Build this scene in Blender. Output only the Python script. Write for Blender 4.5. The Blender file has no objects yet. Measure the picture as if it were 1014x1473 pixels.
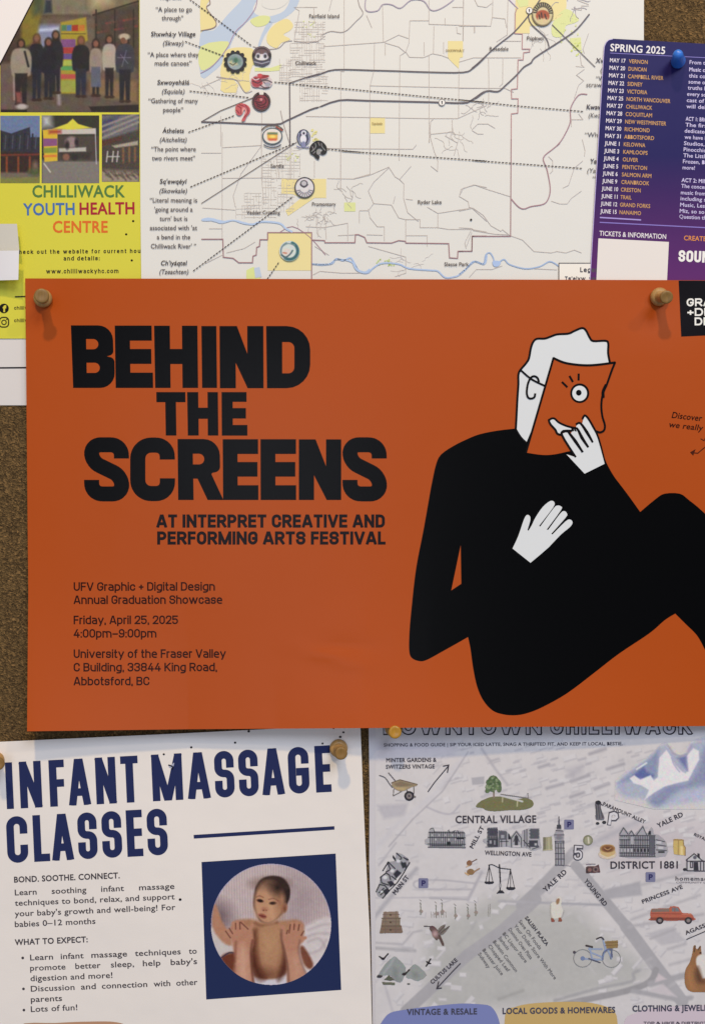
import bpy, bmesh, math, random
import numpy as np
from mathutils import Vector
from mathutils.geometry import delaunay_2d_cdt

# ------------------------------------------------------------------ camera, light, exposure
S = 0.00042            # metres per photo pixel on the face of the board
D = 1500.0             # camera distance in the same pixels
CX, CY = 507.0, 736.5
sc = bpy.context.scene
COL = sc.collection
cd = bpy.data.cameras.new('camera'); cam = bpy.data.objects.new('camera', cd); COL.objects.link(cam)
cam.location = (0, -D*S, 0); cam.rotation_euler = (math.pi/2, 0, 0)
cd.sensor_fit = 'VERTICAL'; cd.angle = 2*math.atan(CY/D); cd.clip_start = 0.01; cd.clip_end = 50
sc.camera = cam

wd = bpy.data.worlds.new('World'); sc.world = wd; wd.use_nodes = True
wb = wd.node_tree.nodes['Background']
wb.inputs[0].default_value = (0.92, 1.0, 1.12, 1); wb.inputs[1].default_value = 0.23

def lamp(name, loc, size, power, col, aim=(0, 0, 0)):
    l = bpy.data.lights.new(name, 'AREA'); l.shape = 'DISK'; l.size = size; l.energy = power; l.color = col
    o = bpy.data.objects.new(name, l); COL.objects.link(o); o.location = loc
    o.rotation_euler = (Vector(aim)-Vector(loc)).to_track_quat('-Z', 'Y').to_euler()
    return o
lamp('ceiling_lamp', (-0.20, -1.65, 2.08), 0.15, 31, (1.0, 0.72, 0.33))
lamp('ceiling_lamp', (1.75, -1.75, 1.65), 0.14, 10, (1.0, 0.80, 0.5))
lamp('fill_panel', (0.9, -2.5, 1.7), 1.3, 35, (0.90, 0.985, 1.12))  # unseen soft source, added as cool fill from above
lamp('gloss_light', (-0.30, -3.0, 0.16), 1.0, 8, (0.93, 0.98, 1.08))  # unseen broad light behind the camera, added for the sheen on the orange poster
sc.view_settings.view_transform = 'Standard'; sc.view_settings.look = 'None'
sc.view_settings.exposure = 0; sc.view_settings.gamma = 1

# ------------------------------------------------------------------ colour and materials
ILL = (0.86, 0.84, 0.80)       # what a white card returns under these lamps
def lin(c): return [((v/255+0.055)/1.055)**2.4 if v/255 > 0.04045 else v/255/12.92 for v in c]
def tone(c, up=14, sat=1.24):
    # the colours below were read off enlarged crops, which show flatter than the whole photograph
    c = np.asarray(c, float); L = (c*[.3, .59, .11]).sum(-1, keepdims=True)
    return np.clip(L+up*np.sin(np.pi*L/255)+(c-L)*sat, 0, 252)
def alb(c): return tuple(min(0.93, v/e) for v, e in zip(lin(tone(c)), ILL))
MATS = {}
def ink(rgb, rough=0.27, spec=0.07):
    key = ('ink', tuple(rgb), rough, spec)
    if key in MATS: return MATS[key]
    m = bpy.data.materials.new('printed_ink'); m.use_nodes = True
    b = m.node_tree.nodes['Principled BSDF']
    b.inputs['Base Color'].default_value = (*alb(rgb), 1); b.inputs['Roughness'].default_value = rough
    b.inputs['Specular IOR Level'].default_value = spec
    MATS[key] = m; return m
def nodes(m): return m.node_tree.nodes, m.node_tree.links
def mix_rgb(N, L, fac, a, b):
    x = N.new('ShaderNodeMix'); x.data_type = 'RGBA'
    if hasattr(fac, 'links'): L.new(fac, x.inputs[0])
    else: x.inputs[0].default_value = fac
    for s, v in ((6, a), (7, b)):
        if hasattr(v, 'links'): L.new(v, x.inputs[s])
        else: x.inputs[s].default_value = (*v, 1)
    return x.outputs[2]
def paper(name, rgb, rough=0.5, spec=0.3, mott=0.05, bump=0.15, grad=None, attr=False, crease=0.0):
    m = bpy.data.materials.new(name); m.use_nodes = True; N, L = nodes(m)
    b = N['Principled BSDF']; b.inputs['Roughness'].default_value = rough; b.inputs['Specular IOR Level'].default_value = spec
    tc = N.new('ShaderNodeTexCoord')
    n1 = N.new('ShaderNodeTexNoise'); n1.inputs['Scale'].default_value = 9; n1.inputs['Detail'].default_value = 4
    L.new(tc.outputs['Object'], n1.inputs['Vector'])
    if attr:
        a = N.new('ShaderNodeAttribute'); a.attribute_name = 'Col'; base = a.outputs['Color']
        dark = mix_rgb(N, L, mott, base, (0.25, 0.25, 0.25))
    else:
        c = alb(rgb); base = c; dark = tuple(v*(1-mott*2) for v in c)
        if grad:
            c2 = alb(grad); sx = N.new('ShaderNodeSeparateXYZ'); L.new(tc.outputs['Object'], sx.inputs[0])
            mr = N.new('ShaderNodeMapRange'); L.new(sx.outputs['Z'], mr.inputs[0])
            mr.inputs[1].default_value = -0.01; mr.inputs[2].default_value = -0.09
            base = mix_rgb(N, L, mr.outputs[0], c, c2); dark = mix_rgb(N, L, 0.12, base, (0.02, 0.01, 0.03))
    L.new(mix_rgb(N, L, n1.outputs[0], base, dark), b.inputs['Base Color'])
    n2 = N.new('ShaderNodeTexNoise'); n2.inputs['Scale'].default_value = 900; n2.inputs['Detail'].default_value = 2
    L.new(tc.outputs['Object'], n2.inputs['Vector'])
    bp = N.new('ShaderNodeBump'); bp.inputs['Strength'].default_value = bump; bp.inputs['Distance'].default_value = 0.0002
    L.new(n2.outputs[0], bp.inputs['Height'])
    n3 = N.new('ShaderNodeTexNoise'); n3.inputs['Scale'].default_value = 14; n3.inputs['Detail'].default_value = 3
    L.new(tc.outputs['Object'], n3.inputs['Vector'])
    b2 = N.new('ShaderNodeBump'); b2.inputs['Strength'].default_value = 0.35+crease; b2.inputs['Distance'].default_value = 0.0015+crease*0.004
    L.new(n3.outputs[0], b2.inputs['Height']); L.new(bp.outputs[0], b2.inputs['Normal'])
    L.new(b2.outputs[0], b.inputs['Normal'])
    return m
PHOTO = paper('printed_picture', None, 0.5, 0.3, 0.0, 0.08, attr=True)

# ------------------------------------------------------------------ geometry helpers
def W(x, y, h):
    k = 1-h/D
    return ((x-CX)*S*k, -h*S, (CY-y)*S*k)
def cr(ox, oy, k):
    return lambda *p: [(ox+p[i]/k, oy+p[i+1]/k) for i in range(0, len(p), 2)]
def smooth(pts, n=5, closed=False):
    p = [np.array(q, float) for q in pts]; out = []; N = len(p); r = range(N if closed else N-1)
    for i in r:
        if closed: a, b, c, d = p[(i-1) % N], p[i], p[(i+1) % N], p[(i+2) % N]
        else: a, b, c, d = p[max(i-1, 0)], p[i], p[i+1], p[min(i+2, N-1)]
        for t in np.arange(n)/n:
            out.append(tuple(0.5*((2*b)+(-a+c)*t+(2*a-5*b+4*c-d)*t*t+(-a+3*b-3*c+d)*t**3)))
    if not closed: out.append(tuple(p[-1]))
    return out
def circle(cx, cy, rx, ry=None, n=28, a0=0, a1=360):
    ry = ry or rx; full = a1-a0 == 360
    return [(cx+rx*math.cos(math.radians(a)), cy+ry*math.sin(math.radians(a))) for a in np.linspace(a0, a1, n, endpoint=not full)]
def ccw(p):
    return p if sum(p[i-1][0]*p[i][1]-p[i][0]*p[i-1][1] for i in range(len(p))) > 0 else p[::-1]
def union(polys):
    """planar union of polygons (each a list of 2-D points) -> (verts, tris)"""
    V = []; F = []
    for p in polys:
        if len(p) < 3: continue
        p = ccw(p)
        F.append(list(range(len(V), len(V)+len(p)))); V += [Vector(q) for q in p]
    if not F: return np.zeros((0, 2)), []
    v, e, f, ov, oe, of = delaunay_2d_cdt(V, [], F, 1, 1e-4)
    return np.array([tuple(q) for q in v]).reshape(-1, 2), [list(t) for t, o in zip(f, of) if o]
def fill(outer, holes=()):
    V = []; F = []
    for p in [outer]+list(holes):
        p = ccw(list(p))
        F.append(list(range(len(V), len(V)+len(p)))); V += [Vector(q) for q in p]
    v, e, f, ov, oe, of = delaunay_2d_cdt(V, [], F, 1, 1e-4)
    return np.array([tuple(q) for q in v]).reshape(-1, 2), [list(t) for t, o in zip(f, of) if 0 in o and len(o) == 1]
def ribbon(pts, w, closed=False, cap=0.0):
    """quads along a polyline with mitred joins"""
    p = [np.array(q, float) for q in pts]
    q = [p[0]]
    for a in p[1:]:
        if np.linalg.norm(a-q[-1]) > 1e-5: q.append(a)
    p = q
    if closed and np.linalg.norm(p[0]-p[-1]) < 1e-5: p.pop()
    n = len(p)
    if n < 2: return []
    if not closed and cap:
        d = p[0]-p[1]; p[0] = p[0]+d/np.linalg.norm(d)*cap
        d = p[-1]-p[-2]; p[-1] = p[-1]+d/np.linalg.norm(d)*cap
    ws = w if hasattr(w, '__len__') else [w]*n
    L = []; R = []
    for i in range(n):
        a = p[i-1] if (i or closed) else None; c = p[(i+1) % n] if (i < n-1 or closed) else None
        d1 = (p[i]-a)/np.linalg.norm(p[i]-a) if a is not None else None
        d2 = (c-p[i])/np.linalg.norm(c-p[i]) if c is not None else None
        if d1 is None: d1 = d2
        if d2 is None: d2 = d1
        t = d1+d2; l = np.linalg.norm(t)
        t = t/l if l > 1e-6 else d1
        nn = np.array([-t[1], t[0]]); co = max(0.45, abs(nn @ np.array([-d1[1], d1[0]])))
        o = nn*ws[min(i, len(ws)-1)]/2/co
        L.append(tuple(p[i]+o)); R.append(tuple(p[i]-o))
    m = n if closed else n-1
    return [[L[i], L[(i+1) % n], R[(i+1) % n], R[i]] for i in range(m)]
def quads(qs):
    V = [v for q in qs for v in q]; F = []; k = 0
    for q in qs: F.append(list(range(k, k+len(q)))); k += len(q)
    return np.array(V).reshape(-1, 2), F
def merge(parts):
    V = []; F = []; k = 0
    for v, f in parts:
        if len(v) == 0: continue
        V.append(v); F += [[i+k for i in t] for t in f]; k += len(v)
    return (np.vstack(V) if V else np.zeros((0, 2))), F
def dashes(pts, on, off):
    out = []; cur = [pts[0]]; left = on; draw = True
    for a, b in zip(pts, pts[1:]):
        a = np.array(a, float); b = np.array(b, float)
        while True:
            l = np.linalg.norm(b-a)
            if l < left: left -= l; cur.append(tuple(b)); break
            a = a+(b-a)/l*left; cur.append(tuple(a))
            if draw: out.append(cur)
            cur = [tuple(a)]; draw = not draw; left = on if draw else off
    return out

def tagged(o, label=None, cat=None, group=None, kind=None):
    for k, v in (('label', label), ('category', cat), ('group', group), ('kind', kind)):
        if v: o[k] = v
    return o

STEP = 0.17
def ribbon_g(pts, t, closed=False, cap=0.0):
    """pen stroke for letters: one rectangle per segment, a round at soft joints, squared ends at sharp ones"""
    p = [np.array(q, float) for q in pts]; q = [p[0]]
    for a in p[1:]:
        if np.linalg.norm(a-q[-1]) > 1e-4: q.append(a)
    p = q
    if closed and np.linalg.norm(p[0]-p[-1]) < 1e-4: p.pop()
    n = len(p); m = n if closed else n-1; out = []
    dirs = [(p[(i+1) % n]-p[i])/np.linalg.norm(p[(i+1) % n]-p[i]) for i in range(m)]
    def turn(i):       # at vertex i
        if not closed and i in (0, n-1): return None
        return math.degrees(math.acos(max(-1, min(1, float(dirs[i-1] @ dirs[i % m])))))
    for i in range(m):
        a, b = p[i], p[(i+1) % n]; d = dirs[i]; nn = np.array([-d[1], d[0]])*t/2
        ta, tb = turn(i), turn((i+1) % n if closed else i+1)
        ea = cap if ta is None else t/2 if ta > 40 else 0; eb = cap if tb is None else t/2 if tb > 40 else 0
        a = a-d*ea; b = b+d*eb
        out.append([tuple(a+nn), tuple(b+nn), tuple(b-nn), tuple(a-nn)])
        if tb is not None and 2 < tb <= 40:
            c = p[(i+1) % n]; out.append([(c[0]+t/2*math.cos(k*math.pi/7+.1), c[1]+t/2*math.sin(k*math.pi/7+.1)) for k in range(14)])
    return out
class Sheet:
    """one sheet of paper pinned to the board; prints are children laid on its curved face"""
    def __init__(s, name, outline, hfun, mat, label, cat, grid=40, thick=0.45, holes=(), kind=None):
        s.h = hfun; s.grid = grid
        xs = [p[0] for p in outline]; ys = [p[1] for p in outline]
        s.c = np.array(W(sum(xs)/len(xs), sum(ys)/len(ys), 0))
        v, f = fill(outline, holes); v, f = s.cut(v, f)
        n = len(v); front = s.world(v, 0); back = s.world(v, -thick/STEP)
        cnt = {}
        for t in f:
            for a, b in zip(t, t[1:]+t[:1]): cnt[(a, b)] = 1
        F = [list(t) for t in f]+[[i+n for i in reversed(t)] for t in f]
        F += [[b, a, a+n, b+n] for (a, b) in cnt if (b, a) not in cnt]
        me = bpy.data.meshes.new(name); me.from_pydata([tuple(p) for p in np.vstack([front, back])], [], F)
        me.materials.append(mat)
        s.o = bpy.data.objects.new(name, me); s.o.location = s.c; COL.objects.link(s.o)
        nf = s.normals(v)
        me.polygons.foreach_set('use_smooth', [i < 2*len(f) for i in range(len(F))])
        nn = []
        for pi, p in enumerate(me.polygons):
            for vi in p.vertices:
                nn.append(tuple(nf[vi]) if pi < len(f) else (0, 0, 0) if pi >= 2*len(f) else tuple(-nf[vi-n]))
        me.normals_split_custom_set(nn)
        tagged(s.o, label, cat, kind=kind)
    def cut(s, v, f):
        bm = bmesh.new(); vs = [bm.verts.new((p[0], p[1], 0)) for p in v]
        for t in f:
            try: bm.faces.new([vs[i] for i in t])
            except ValueError: pass
        if s.grid:
            g = s.grid
            for ax in (0, 1):
                lo, hi = v[:, ax].min(), v[:, ax].max()
                for k in range(int(math.ceil(lo/g)), int(math.floor(hi/g))+1):
                    co = [0, 0, 0]; no = [0, 0, 0]; co[ax] = k*g; no[ax] = 1
                    bmesh.ops.bisect_plane(bm, geom=bm.verts[:]+bm.edges[:]+bm.faces[:], dist=1e-4, plane_co=co, plane_no=no)
        bm.verts.index_update()
        V = np.array([(q.co.x, q.co.y) for q in bm.verts]).reshape(-1, 2)
        F = []
        for q in bm.faces:
            ids = [w.index for w in q.verts]; P = V[ids]
            area = sum(P[i-1][0]*P[i][1]-P[i][0]*P[i-1][1] for i in range(len(ids)))
            F.append(ids if area < 0 else ids[::-1])      # y runs down: negative area faces the camera
        bm.free(); return V, F
    def hs(s, v): return s.h(v[:, 0], v[:, 1])+np.zeros(len(v))
    def world(s, v, lev):
        h = s.hs(v)+lev*STEP; k = 1-h/D
        return np.stack([(v[:, 0]-CX)*S*k, -h*S, (CY-v[:, 1])*S*k], 1)-s.c
    def normals(s, v):
        e = 1.5; dx = (s.h(v[:, 0]+e, v[:, 1])-s.h(v[:, 0]-e, v[:, 1]))/(2*e)+np.zeros(len(v))
        dy = (s.h(v[:, 0], v[:, 1]+e)-s.h(v[:, 0], v[:, 1]-e))/(2*e)+np.zeros(len(v))
        n = np.stack([-dx, -np.ones(len(v)), dy], 1); n[:, 0] *= 1
        # the face is h(x,y) towards -Y: gradient in x tilts the normal to -x, growing h downwards tilts it up
        return n/np.linalg.norm(n, axis=1)[:, None]
    def put(s, name, vf, mat, lev=1, parent=None, label=None, kind=None, big=False):
        v, f = vf
        if len(v) == 0: return None
        if big or s.grid and any((v[t].max(0)-v[t].min(0)).max() > s.grid for t in f): v, f = s.cut(v, f)
        else:
            F = []
            for ids in f:
                P = v[ids]; area = sum(P[i-1][0]*P[i][1]-P[i][0]*P[i-1][1] for i in range(len(ids)))
                F.append(ids if area < 0 else ids[::-1])
            f = F
        me = bpy.data.meshes.new(name); me.from_pydata([tuple(p) for p in s.world(v, lev)], [], f)
        me.materials.append(mat)
        o = bpy.data.objects.new(name, me); COL.objects.link(o); o.parent = parent or s.o
        nf = s.normals(v)
        me.polygons.foreach_set('use_smooth', [True]*len(me.polygons))
        me.normals_split_custom_set_from_vertices([tuple(q) for q in nf])
        tagged(o, label, kind=kind); return o
    # shortcuts
    def poly(s, name, pts, rgb, lev=1, holes=(), **k): return s.put(name, fill(pts, holes), ink(rgb), lev, **k)
    def line(s, name, pts, w, rgb, lev=1, closed=False, dash=None, **k):
        lines = pts if isinstance(pts[0][0], (tuple, list, np.ndarray)) else [pts]
        qs = []
        for p in lines:
            if dash:
                for d in dashes(p, *dash): qs += ribbon(d, w)
            else: qs += ribbon(p, w, closed)
        return s.put(name, quads(qs), ink(rgb), lev, **k)
    def text(s, name, body, x, y, rgb, cap=8, width=None, ang=0, font='din', bold=0.15, italic=0, align='l', lev=1, gap=None, narrow=None, space=1.0, **k):
        v, f = (din(body, cap, width, bold, gap, narrow) if font == 'din' else gill(body, cap, width, bold, italic, space))
        if len(v) == 0: return None
        v = v.copy(); wid = v[:, 0].max()
        if align == 'c': v[:, 0] -= wid/2
        if align == 'r': v[:, 0] -= wid
        if italic and font == 'din': v[:, 0] += v[:, 1]*italic
        a = math.radians(ang); c, n = math.cos(a), math.sin(a)
        X = x+v[:, 0]*c+v[:, 1]*n; Y = y+v[:, 0]*n-v[:, 1]*c
        return s.put(name, (np.stack([X, Y], 1), f), ink(rgb), lev, **k)
    def picture(s, name, ras, lev=1, mat=None, **k):
        nx, ny = ras.nx, ras.ny; A = ras.A
        X, Y = np.meshgrid(ras.xs, ras.ys); v = np.stack([X.ravel(), Y.ravel()], 1)
        idx = np.arange(nx*ny).reshape(ny, nx)
        keep = (A[:-1, :-1]+A[1:, :-1]+A[:-1, 1:]+A[1:, 1:])/4 > 0.5
        q = np.stack([idx[:-1, :-1][keep], idx[1:, :-1][keep], idx[1:, 1:][keep], idx[:-1, 1:][keep]], 1)
        used = np.unique(q); re = -np.ones(nx*ny, int); re[used] = np.arange(len(used)); q = re[q]; v = v[used]
        rgb = tone(ras.C.reshape(-1, 3)[used], 7, 1.08)/255
        l = np.where(rgb > 0.04045, ((np.clip(rgb, 0, 1)+0.055)/1.055)**2.4, rgb/12.92)
        l = np.clip(l/np.array(ILL), 0, 0.93)
        me = bpy.data.meshes.new(name); P = s.world(v, lev)
        me.vertices.add(len(P)); me.vertices.foreach_set('co', P.ravel())
        me.loops.add(len(q)*4); me.loops.foreach_set('vertex_index', q.ravel())
        me.polygons.add(len(q)); me.polygons.foreach_set('loop_start', np.arange(len(q))*4)
        me.polygons.foreach_set('use_smooth', np.ones(len(q), bool))
        me.update(calc_edges=True)
        at = me.color_attributes.new('Col', 'FLOAT_COLOR', 'POINT')
        at.data.foreach_set('color', np.hstack([l, np.ones((len(l), 1))]).ravel())
        me.materials.append(mat or PHOTO)
        o = bpy.data.objects.new(name, me); COL.objects.link(o); o.parent = k.get('parent') or s.o
        tagged(o, k.get('label')); return o

# ------------------------------------------------------------------ painting of printed pictures (plain arrays -> vertex colours)
RNG = np.random.default_rng(7)
class Ras:
    def __init__(s, x0, y0, x1, y1, res, bg=None):
        s.nx = int((x1-x0)*res)+1; s.ny = int((y1-y0)*res)+1
        s.xs = np.linspace(x0, x1, s.nx); s.ys = np.linspace(y0, y1, s.ny)
        s.X, s.Y = np.meshgrid(s.xs, s.ys); s.C = np.zeros((s.ny, s.nx, 3)); s.A = np.zeros((s.ny, s.nx))
        if bg is not None: s.C[:] = bg; s.A[:] = 1
    def box(s, pts, m):
        p = np.array(pts); x0, y0 = p.min(0)-m; x1, y1 = p.max(0)+m
        i0, i1 = np.searchsorted(s.xs, [x0, x1]); j0, j1 = np.searchsorted(s.ys, [y0, y1])
        return slice(max(j0-1, 0), j1+1), slice(max(i0-1, 0), i1+1)
    def blend(s, sl, m, col, keep=False):
        m = np.clip(m, 0, 1)
        A = s.A[sl]
        if keep: m = m*A
        na = A+m-A*m; w = np.where(na > 1e-6, m/np.maximum(na, 1e-6), 0)
        s.C[sl] = s.C[sl]*(1-w[..., None])+np.array(col, float)*w[..., None]; s.A[sl] = na
    def poly(s, pts, col, soft=0.7, a=1, keep=False):
        sl = s.box(pts, soft*2); X, Y = s.X[sl], s.Y[sl]
        if X.size == 0: return
        p = np.array(pts); ins = np.zeros(X.shape, bool); d2 = np.full(X.shape, 1e9)
        for (ax, ay), (bx, by) in zip(p, np.roll(p, -1, 0)):
            if ay != by:
                c = ((ay > Y) != (by > Y)) & (X < (bx-ax)*(Y-ay)/(by-ay)+ax); ins ^= c
            l = (bx-ax)**2+(by-ay)**2+1e-9; t = np.clip(((X-ax)*(bx-ax)+(Y-ay)*(by-ay))/l, 0, 1)
            d2 = np.minimum(d2, (X-ax-t*(bx-ax))**2+(Y-ay-t*(by-ay))**2)
        d = np.sqrt(d2)*np.where(ins, 1, -1); s.blend(sl, (d/soft+1)/2*a if soft else ins*a, col, keep)
    def line(s, pts, w, col, soft=0.7, a=1, keep=False):
        sl = s.box(pts, w+soft*2); X, Y = s.X[sl], s.Y[sl]
        if X.size == 0: return
        d2 = np.full(X.shape, 1e9)
        for (ax, ay), (bx, by) in zip(pts, pts[1:]):
            l = (bx-ax)**2+(by-ay)**2+1e-9; t = np.clip(((X-ax)*(bx-ax)+(Y-ay)*(by-ay))/l, 0, 1)
            d2 = np.minimum(d2, (X-ax-t*(bx-ax))**2+(Y-ay-t*(by-ay))**2)
        s.blend(sl, ((w/2-np.sqrt(d2))/soft+1)/2*a, col, keep)
    def ell(s, c, rx, ry, col, soft=0.7, a=1, ang=0, keep=False):
        cx, cy = c[0] if isinstance(c, list) else c
        sl = s.box([(cx-max(rx, ry), cy-max(rx, ry)), (cx+max(rx, ry), cy+max(rx, ry))], soft*2); X, Y = s.X[sl]-cx, s.Y[sl]-cy
        if X.size == 0: return
        t = math.radians(ang); u = (X*math.cos(t)+Y*math.sin(t))/rx; v = (-X*math.sin(t)+Y*math.cos(t))/ry
        r = np.sqrt(u*u+v*v); s.blend(sl, ((1-r)*min(rx, ry)/soft+1)/2*a, col, keep)
    def noise(s, amp, cell, cols=3):
        nx, ny = int(s.nx/cell)+3, int(s.ny/cell)+3
        g = RNG.normal(0, amp, (ny, nx, cols)); u = np.linspace(0, nx-2.01, s.nx); v = np.linspace(0, ny-2.01, s.ny)
        i = u.astype(int); j = v.astype(int); fu = (u-i)[None, :, None]; fv = (v-j)[:, None, None]
        s.C = np.clip(s.C+(g[j][:, i]*(1-fu)*(1-fv)+g[j][:, i+1]*fu*(1-fv)+g[j+1][:, i]*(1-fu)*fv+g[j+1][:, i+1]*fu*fv), 2, 250)

# ------------------------------------------------------------------ lettering
DIN = {}
def _d(ch, w, *st): DIN[ch] = (w, st)
_d('A', 1.12, "0,0 .42,1", "1,0 .58,1", ".2,.24 .8,.24"); _d('B', 1, "0,1 .97,1,1 .97,.52,1 0,.52", "0,.52 1,.52,1 1,0,1 0,0", "0,0 0,1")
_d('C', 1, "1,.74 1,1,1 0,1,1 0,0,1 1,0,1 1,.26"); _d('D', 1, "0,0 0,1", "0,1 1,1,1 1,0,1 0,0")
_d('E', .86, "0,0 0,1", "0,1 1,1", "0,.52 .93,.52", "0,0 1,0"); _d('F', .82, "0,0 0,1", "0,1 1,1", "0,.5 .93,.5")
_d('G', 1, "1,.76 1,1,1 0,1,1 0,0,1 1,0,1 1,.46 .6,.46"); _d('H', 1, "0,0 0,1", "1,0 1,1", "0,.52 1,.52"); _d('I', 0, "0,0 0,1")
_d('J', .8, "1,1 1,0,1 0,0,1 0,.2"); _d('K', 1.05, "0,0 0,1", "0,.38 1,1.06", ".28,.56 1,-.06"); _d('L', .8, "0,1 0,0 1,0")
_d('M', 1.35, "0,0 0,1", "1,0 1,1", ".02,1 .46,0", ".98,1 .54,0"); _d('N', 1.06, "0,0 0,1", "1,0 1,1", ".04,1 .96,0")
_d('O', 1, "0,0,1 0,1,1 1,1,1 1,0,1 z"); _d('P', .96, "0,0 0,1", "0,1 1,1,1 1,.44,1 0,.44"); _d('Q', 1, "0,0,1 0,1,1 1,1,1 1,0,1 z", ".6,.25 1.05,-.05")
_d('R', 1, "0,0 0,1", "0,1 1,1,1 1,.46,1 0,.46", ".5,.46 1,0"); _d('S', .98, "1,.76 1,1,1 0,1,1 0,.52,.95 1,.52,.95 1,0,1 0,0,1 0,.24")
_d('T', .95, "0,1 1,1", ".5,0 .5,1"); _d('U', 1, "0,1 0,0,1 1,0,1 1,1"); _d('V', 1.08, "0,1 .46,0", "1,1 .54,0")
_d('W', 1.6, "0,1 .24,0", ".28,0 .48,1", ".52,1 .72,0", ".76,0 1,1"); _d('X', 1, "0,0 1,1", "0,1 1,0"); _d('Y', 1.02, "0,1 .5,.42", "1,1 .5,.42", ".5,0 .5,.42")
_d('Z', .9, "0,1 1,1", "1,1 0,0", "0,0 1,0")
_d('0', .95, "0,0,1 0,1,1 1,1,1 1,0,1 z"); _d('1', .42, "1,0 1,1", "1,1 0,.84"); _d('2', .95, "0,.76 0,1,1 1,1,1 1,.58,.8 0,0 1,0")
_d('3', .95, "0,.82 0,1,1 1,1,1 1,.53,1 .45,.53", ".45,.53 1,.53,1 1,0,1 0,0,1 0,.18"); _d('4', 1, ".6,1 0,.25 1,.25", ".74,0 .74,.55")
_d('5', .95, ".95,1 0,1 0,.56 .5,.62 1,.62,1 1,0,1 0,0,1 0,.18"); _d('6', .95, "1,.84 1,1,1 0,1,1 0,0,1 1,0,1 1,.58,1 0,.58")
_d('7', .9, "0,1 1,1 .35,0"); _d('8', .98, "0,.53,.9 0,1,1 1,1,1 1,.53,.9 z", "0,.53,.9 0,0,1 1,0,1 1,.53,.9 z"); _d('9', .95, "0,.16 0,0,1 1,0,1 1,1,1 0,1,1 0,.42,1 1,.42")
_d('a', .88, ".08,.72 1,.72,1 1,0", "1,.4 0,.4,.8 0,0,.8 1,0"); _d('b', .92, "0,0 0,1", "0,.72 1,.72,1 1,0,1 0,0"); _d('c', .85, "1,.54 1,.72,1 0,.72,1 0,0,1 1,0,1 1,.18")
_d('d', .92, "1,0 1,1", "1,.72 0,.72,1 0,0,1 1,0"); _d('e', .9, "0,.37 1,.37 1,.72,1 0,.72,1 0,0,1 .92,0"); _d('f', .55, "1,1 .35,1,1 .35,0", "0,.7 .95,.7")
_d('g', .92, "1,.72 0,.72,1 0,0,1 1,0", "1,.72 1,-.28,1 .1,-.28"); _d('h', .9, "0,0 0,1", "0,.72 1,.72,1 1,0"); _d('i', 0, "0,0 0,.72", "0,.99 0,1.01")
_d('j', 0, "0,-.2 0,.72", "0,.99 0,1.01"); _d('k', .9, "0,0 0,1", "0,.28 .95,.72", ".3,.42 1,0"); _d('l', 0, "0,0 0,1")
_d('m', 1.5, "0,0 0,.72", "0,.72 .5,.72,.6 .5,0", ".5,.72 1,.72,.6 1,0"); _d('n', .9, "0,0 0,.72", "0,.72 1,.72,1 1,0"); _d('o', .92, "0,0,1 0,.72,1 1,.72,1 1,0,1 z")
_d('p', .92, "0,-.28 0,.72", "0,.72 1,.72,1 1,0,1 0,0"); _d('q', .92, "1,-.28 1,.72", "1,.72 0,.72,1 0,0,1 1,0"); _d('r', .52, "0,0 0,.72", "0,.72,.4 1,.72")
_d('s', .84, "1,.58 1,.72,1 0,.72,1 0,.37,.9 1,.37,.9 1,0,1 0,0,1 0,.14"); _d('t', .55, ".3,.98 .3,0,.8 1,0", "0,.7 .95,.7"); _d('u', .9, "0,.72 0,0,1 1,0", "1,0 1,.72")
_d('v', .95, "0,.72 .46,0", "1,.72 .54,0"); _d('w', 1.45, "0,.72 .24,0", ".28,0 .48,.72", ".52,.72 .72,0", ".76,0 1,.72"); _d('x', .9, "0,0 1,.72", "0,.72 1,0")
_d('y', .95, "0,.72 .52,0", "1,.72 .3,-.28"); _d('z', .85, "0,.72 1,.72", "1,.72 0,0", "0,0 1,0")
_d('.', 0, "0,0 0,.01"); _d(',', 0, "0,.03 0,-.12"); _d(':', 0, "0,0 0,.01", "0,.6 0,.61"); _d('!', 0, "0,0 0,.01", "0,.3 0,1"); _d("'", 0, "0,.85 0,1")
_d('+', .75, "0,.42 1,.42", ".5,.18 .5,.66"); _d('-', .6, "0,.4 1,.4"); _d('–', .9, "0,.4 1,.4"); _d('|', 0, "0,-.1 0,1.05")
_d('&', 1.1, "1,0 .15,.8,.6 .2,1,.6 .7,1,.6 .65,.7 .0,.4,.6 0,0,.8 .6,0 1,.5")
def fillet(pts, R):
    out = []; n = len(pts); closed = pts[-1] == 'z'
    if closed: pts = pts[:-1]; n -= 1
    for i, p in enumerate(pts):
        r = (p[2]*R if len(p) > 2 else 0)
        if r <= 0 or (not closed and i in (0, n-1)): out.append((p[0], p[1])); continue
        a = np.array(pts[i-1][:2]); b = np.array(p[:2]); c = np.array(pts[(i+1) % n][:2])
        la, lc = np.linalg.norm(a-b), np.linalg.norm(c-b)
        ra = la*(.5 if len(pts[i-1]) > 2 else 1); rc = lc*(.5 if len(pts[(i+1) % n]) > 2 else 1)
        r = min(r, ra, rc)
        if r < 1e-4: out.append(tuple(b)); continue
        s0 = b+(a-b)/la*r; s1 = b+(c-b)/lc*r
        for t in np.linspace(0, 1, 7):
            k = 0.5523   # cubic arc
            p1 = s0+(b-s0)*k; p2 = s1+(b-s1)*k
            out.append(tuple((1-t)**3*s0+3*(1-t)**2*t*p1+3*(1-t)*t*t*p2+t**3*s1))
    return out, closed
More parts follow.
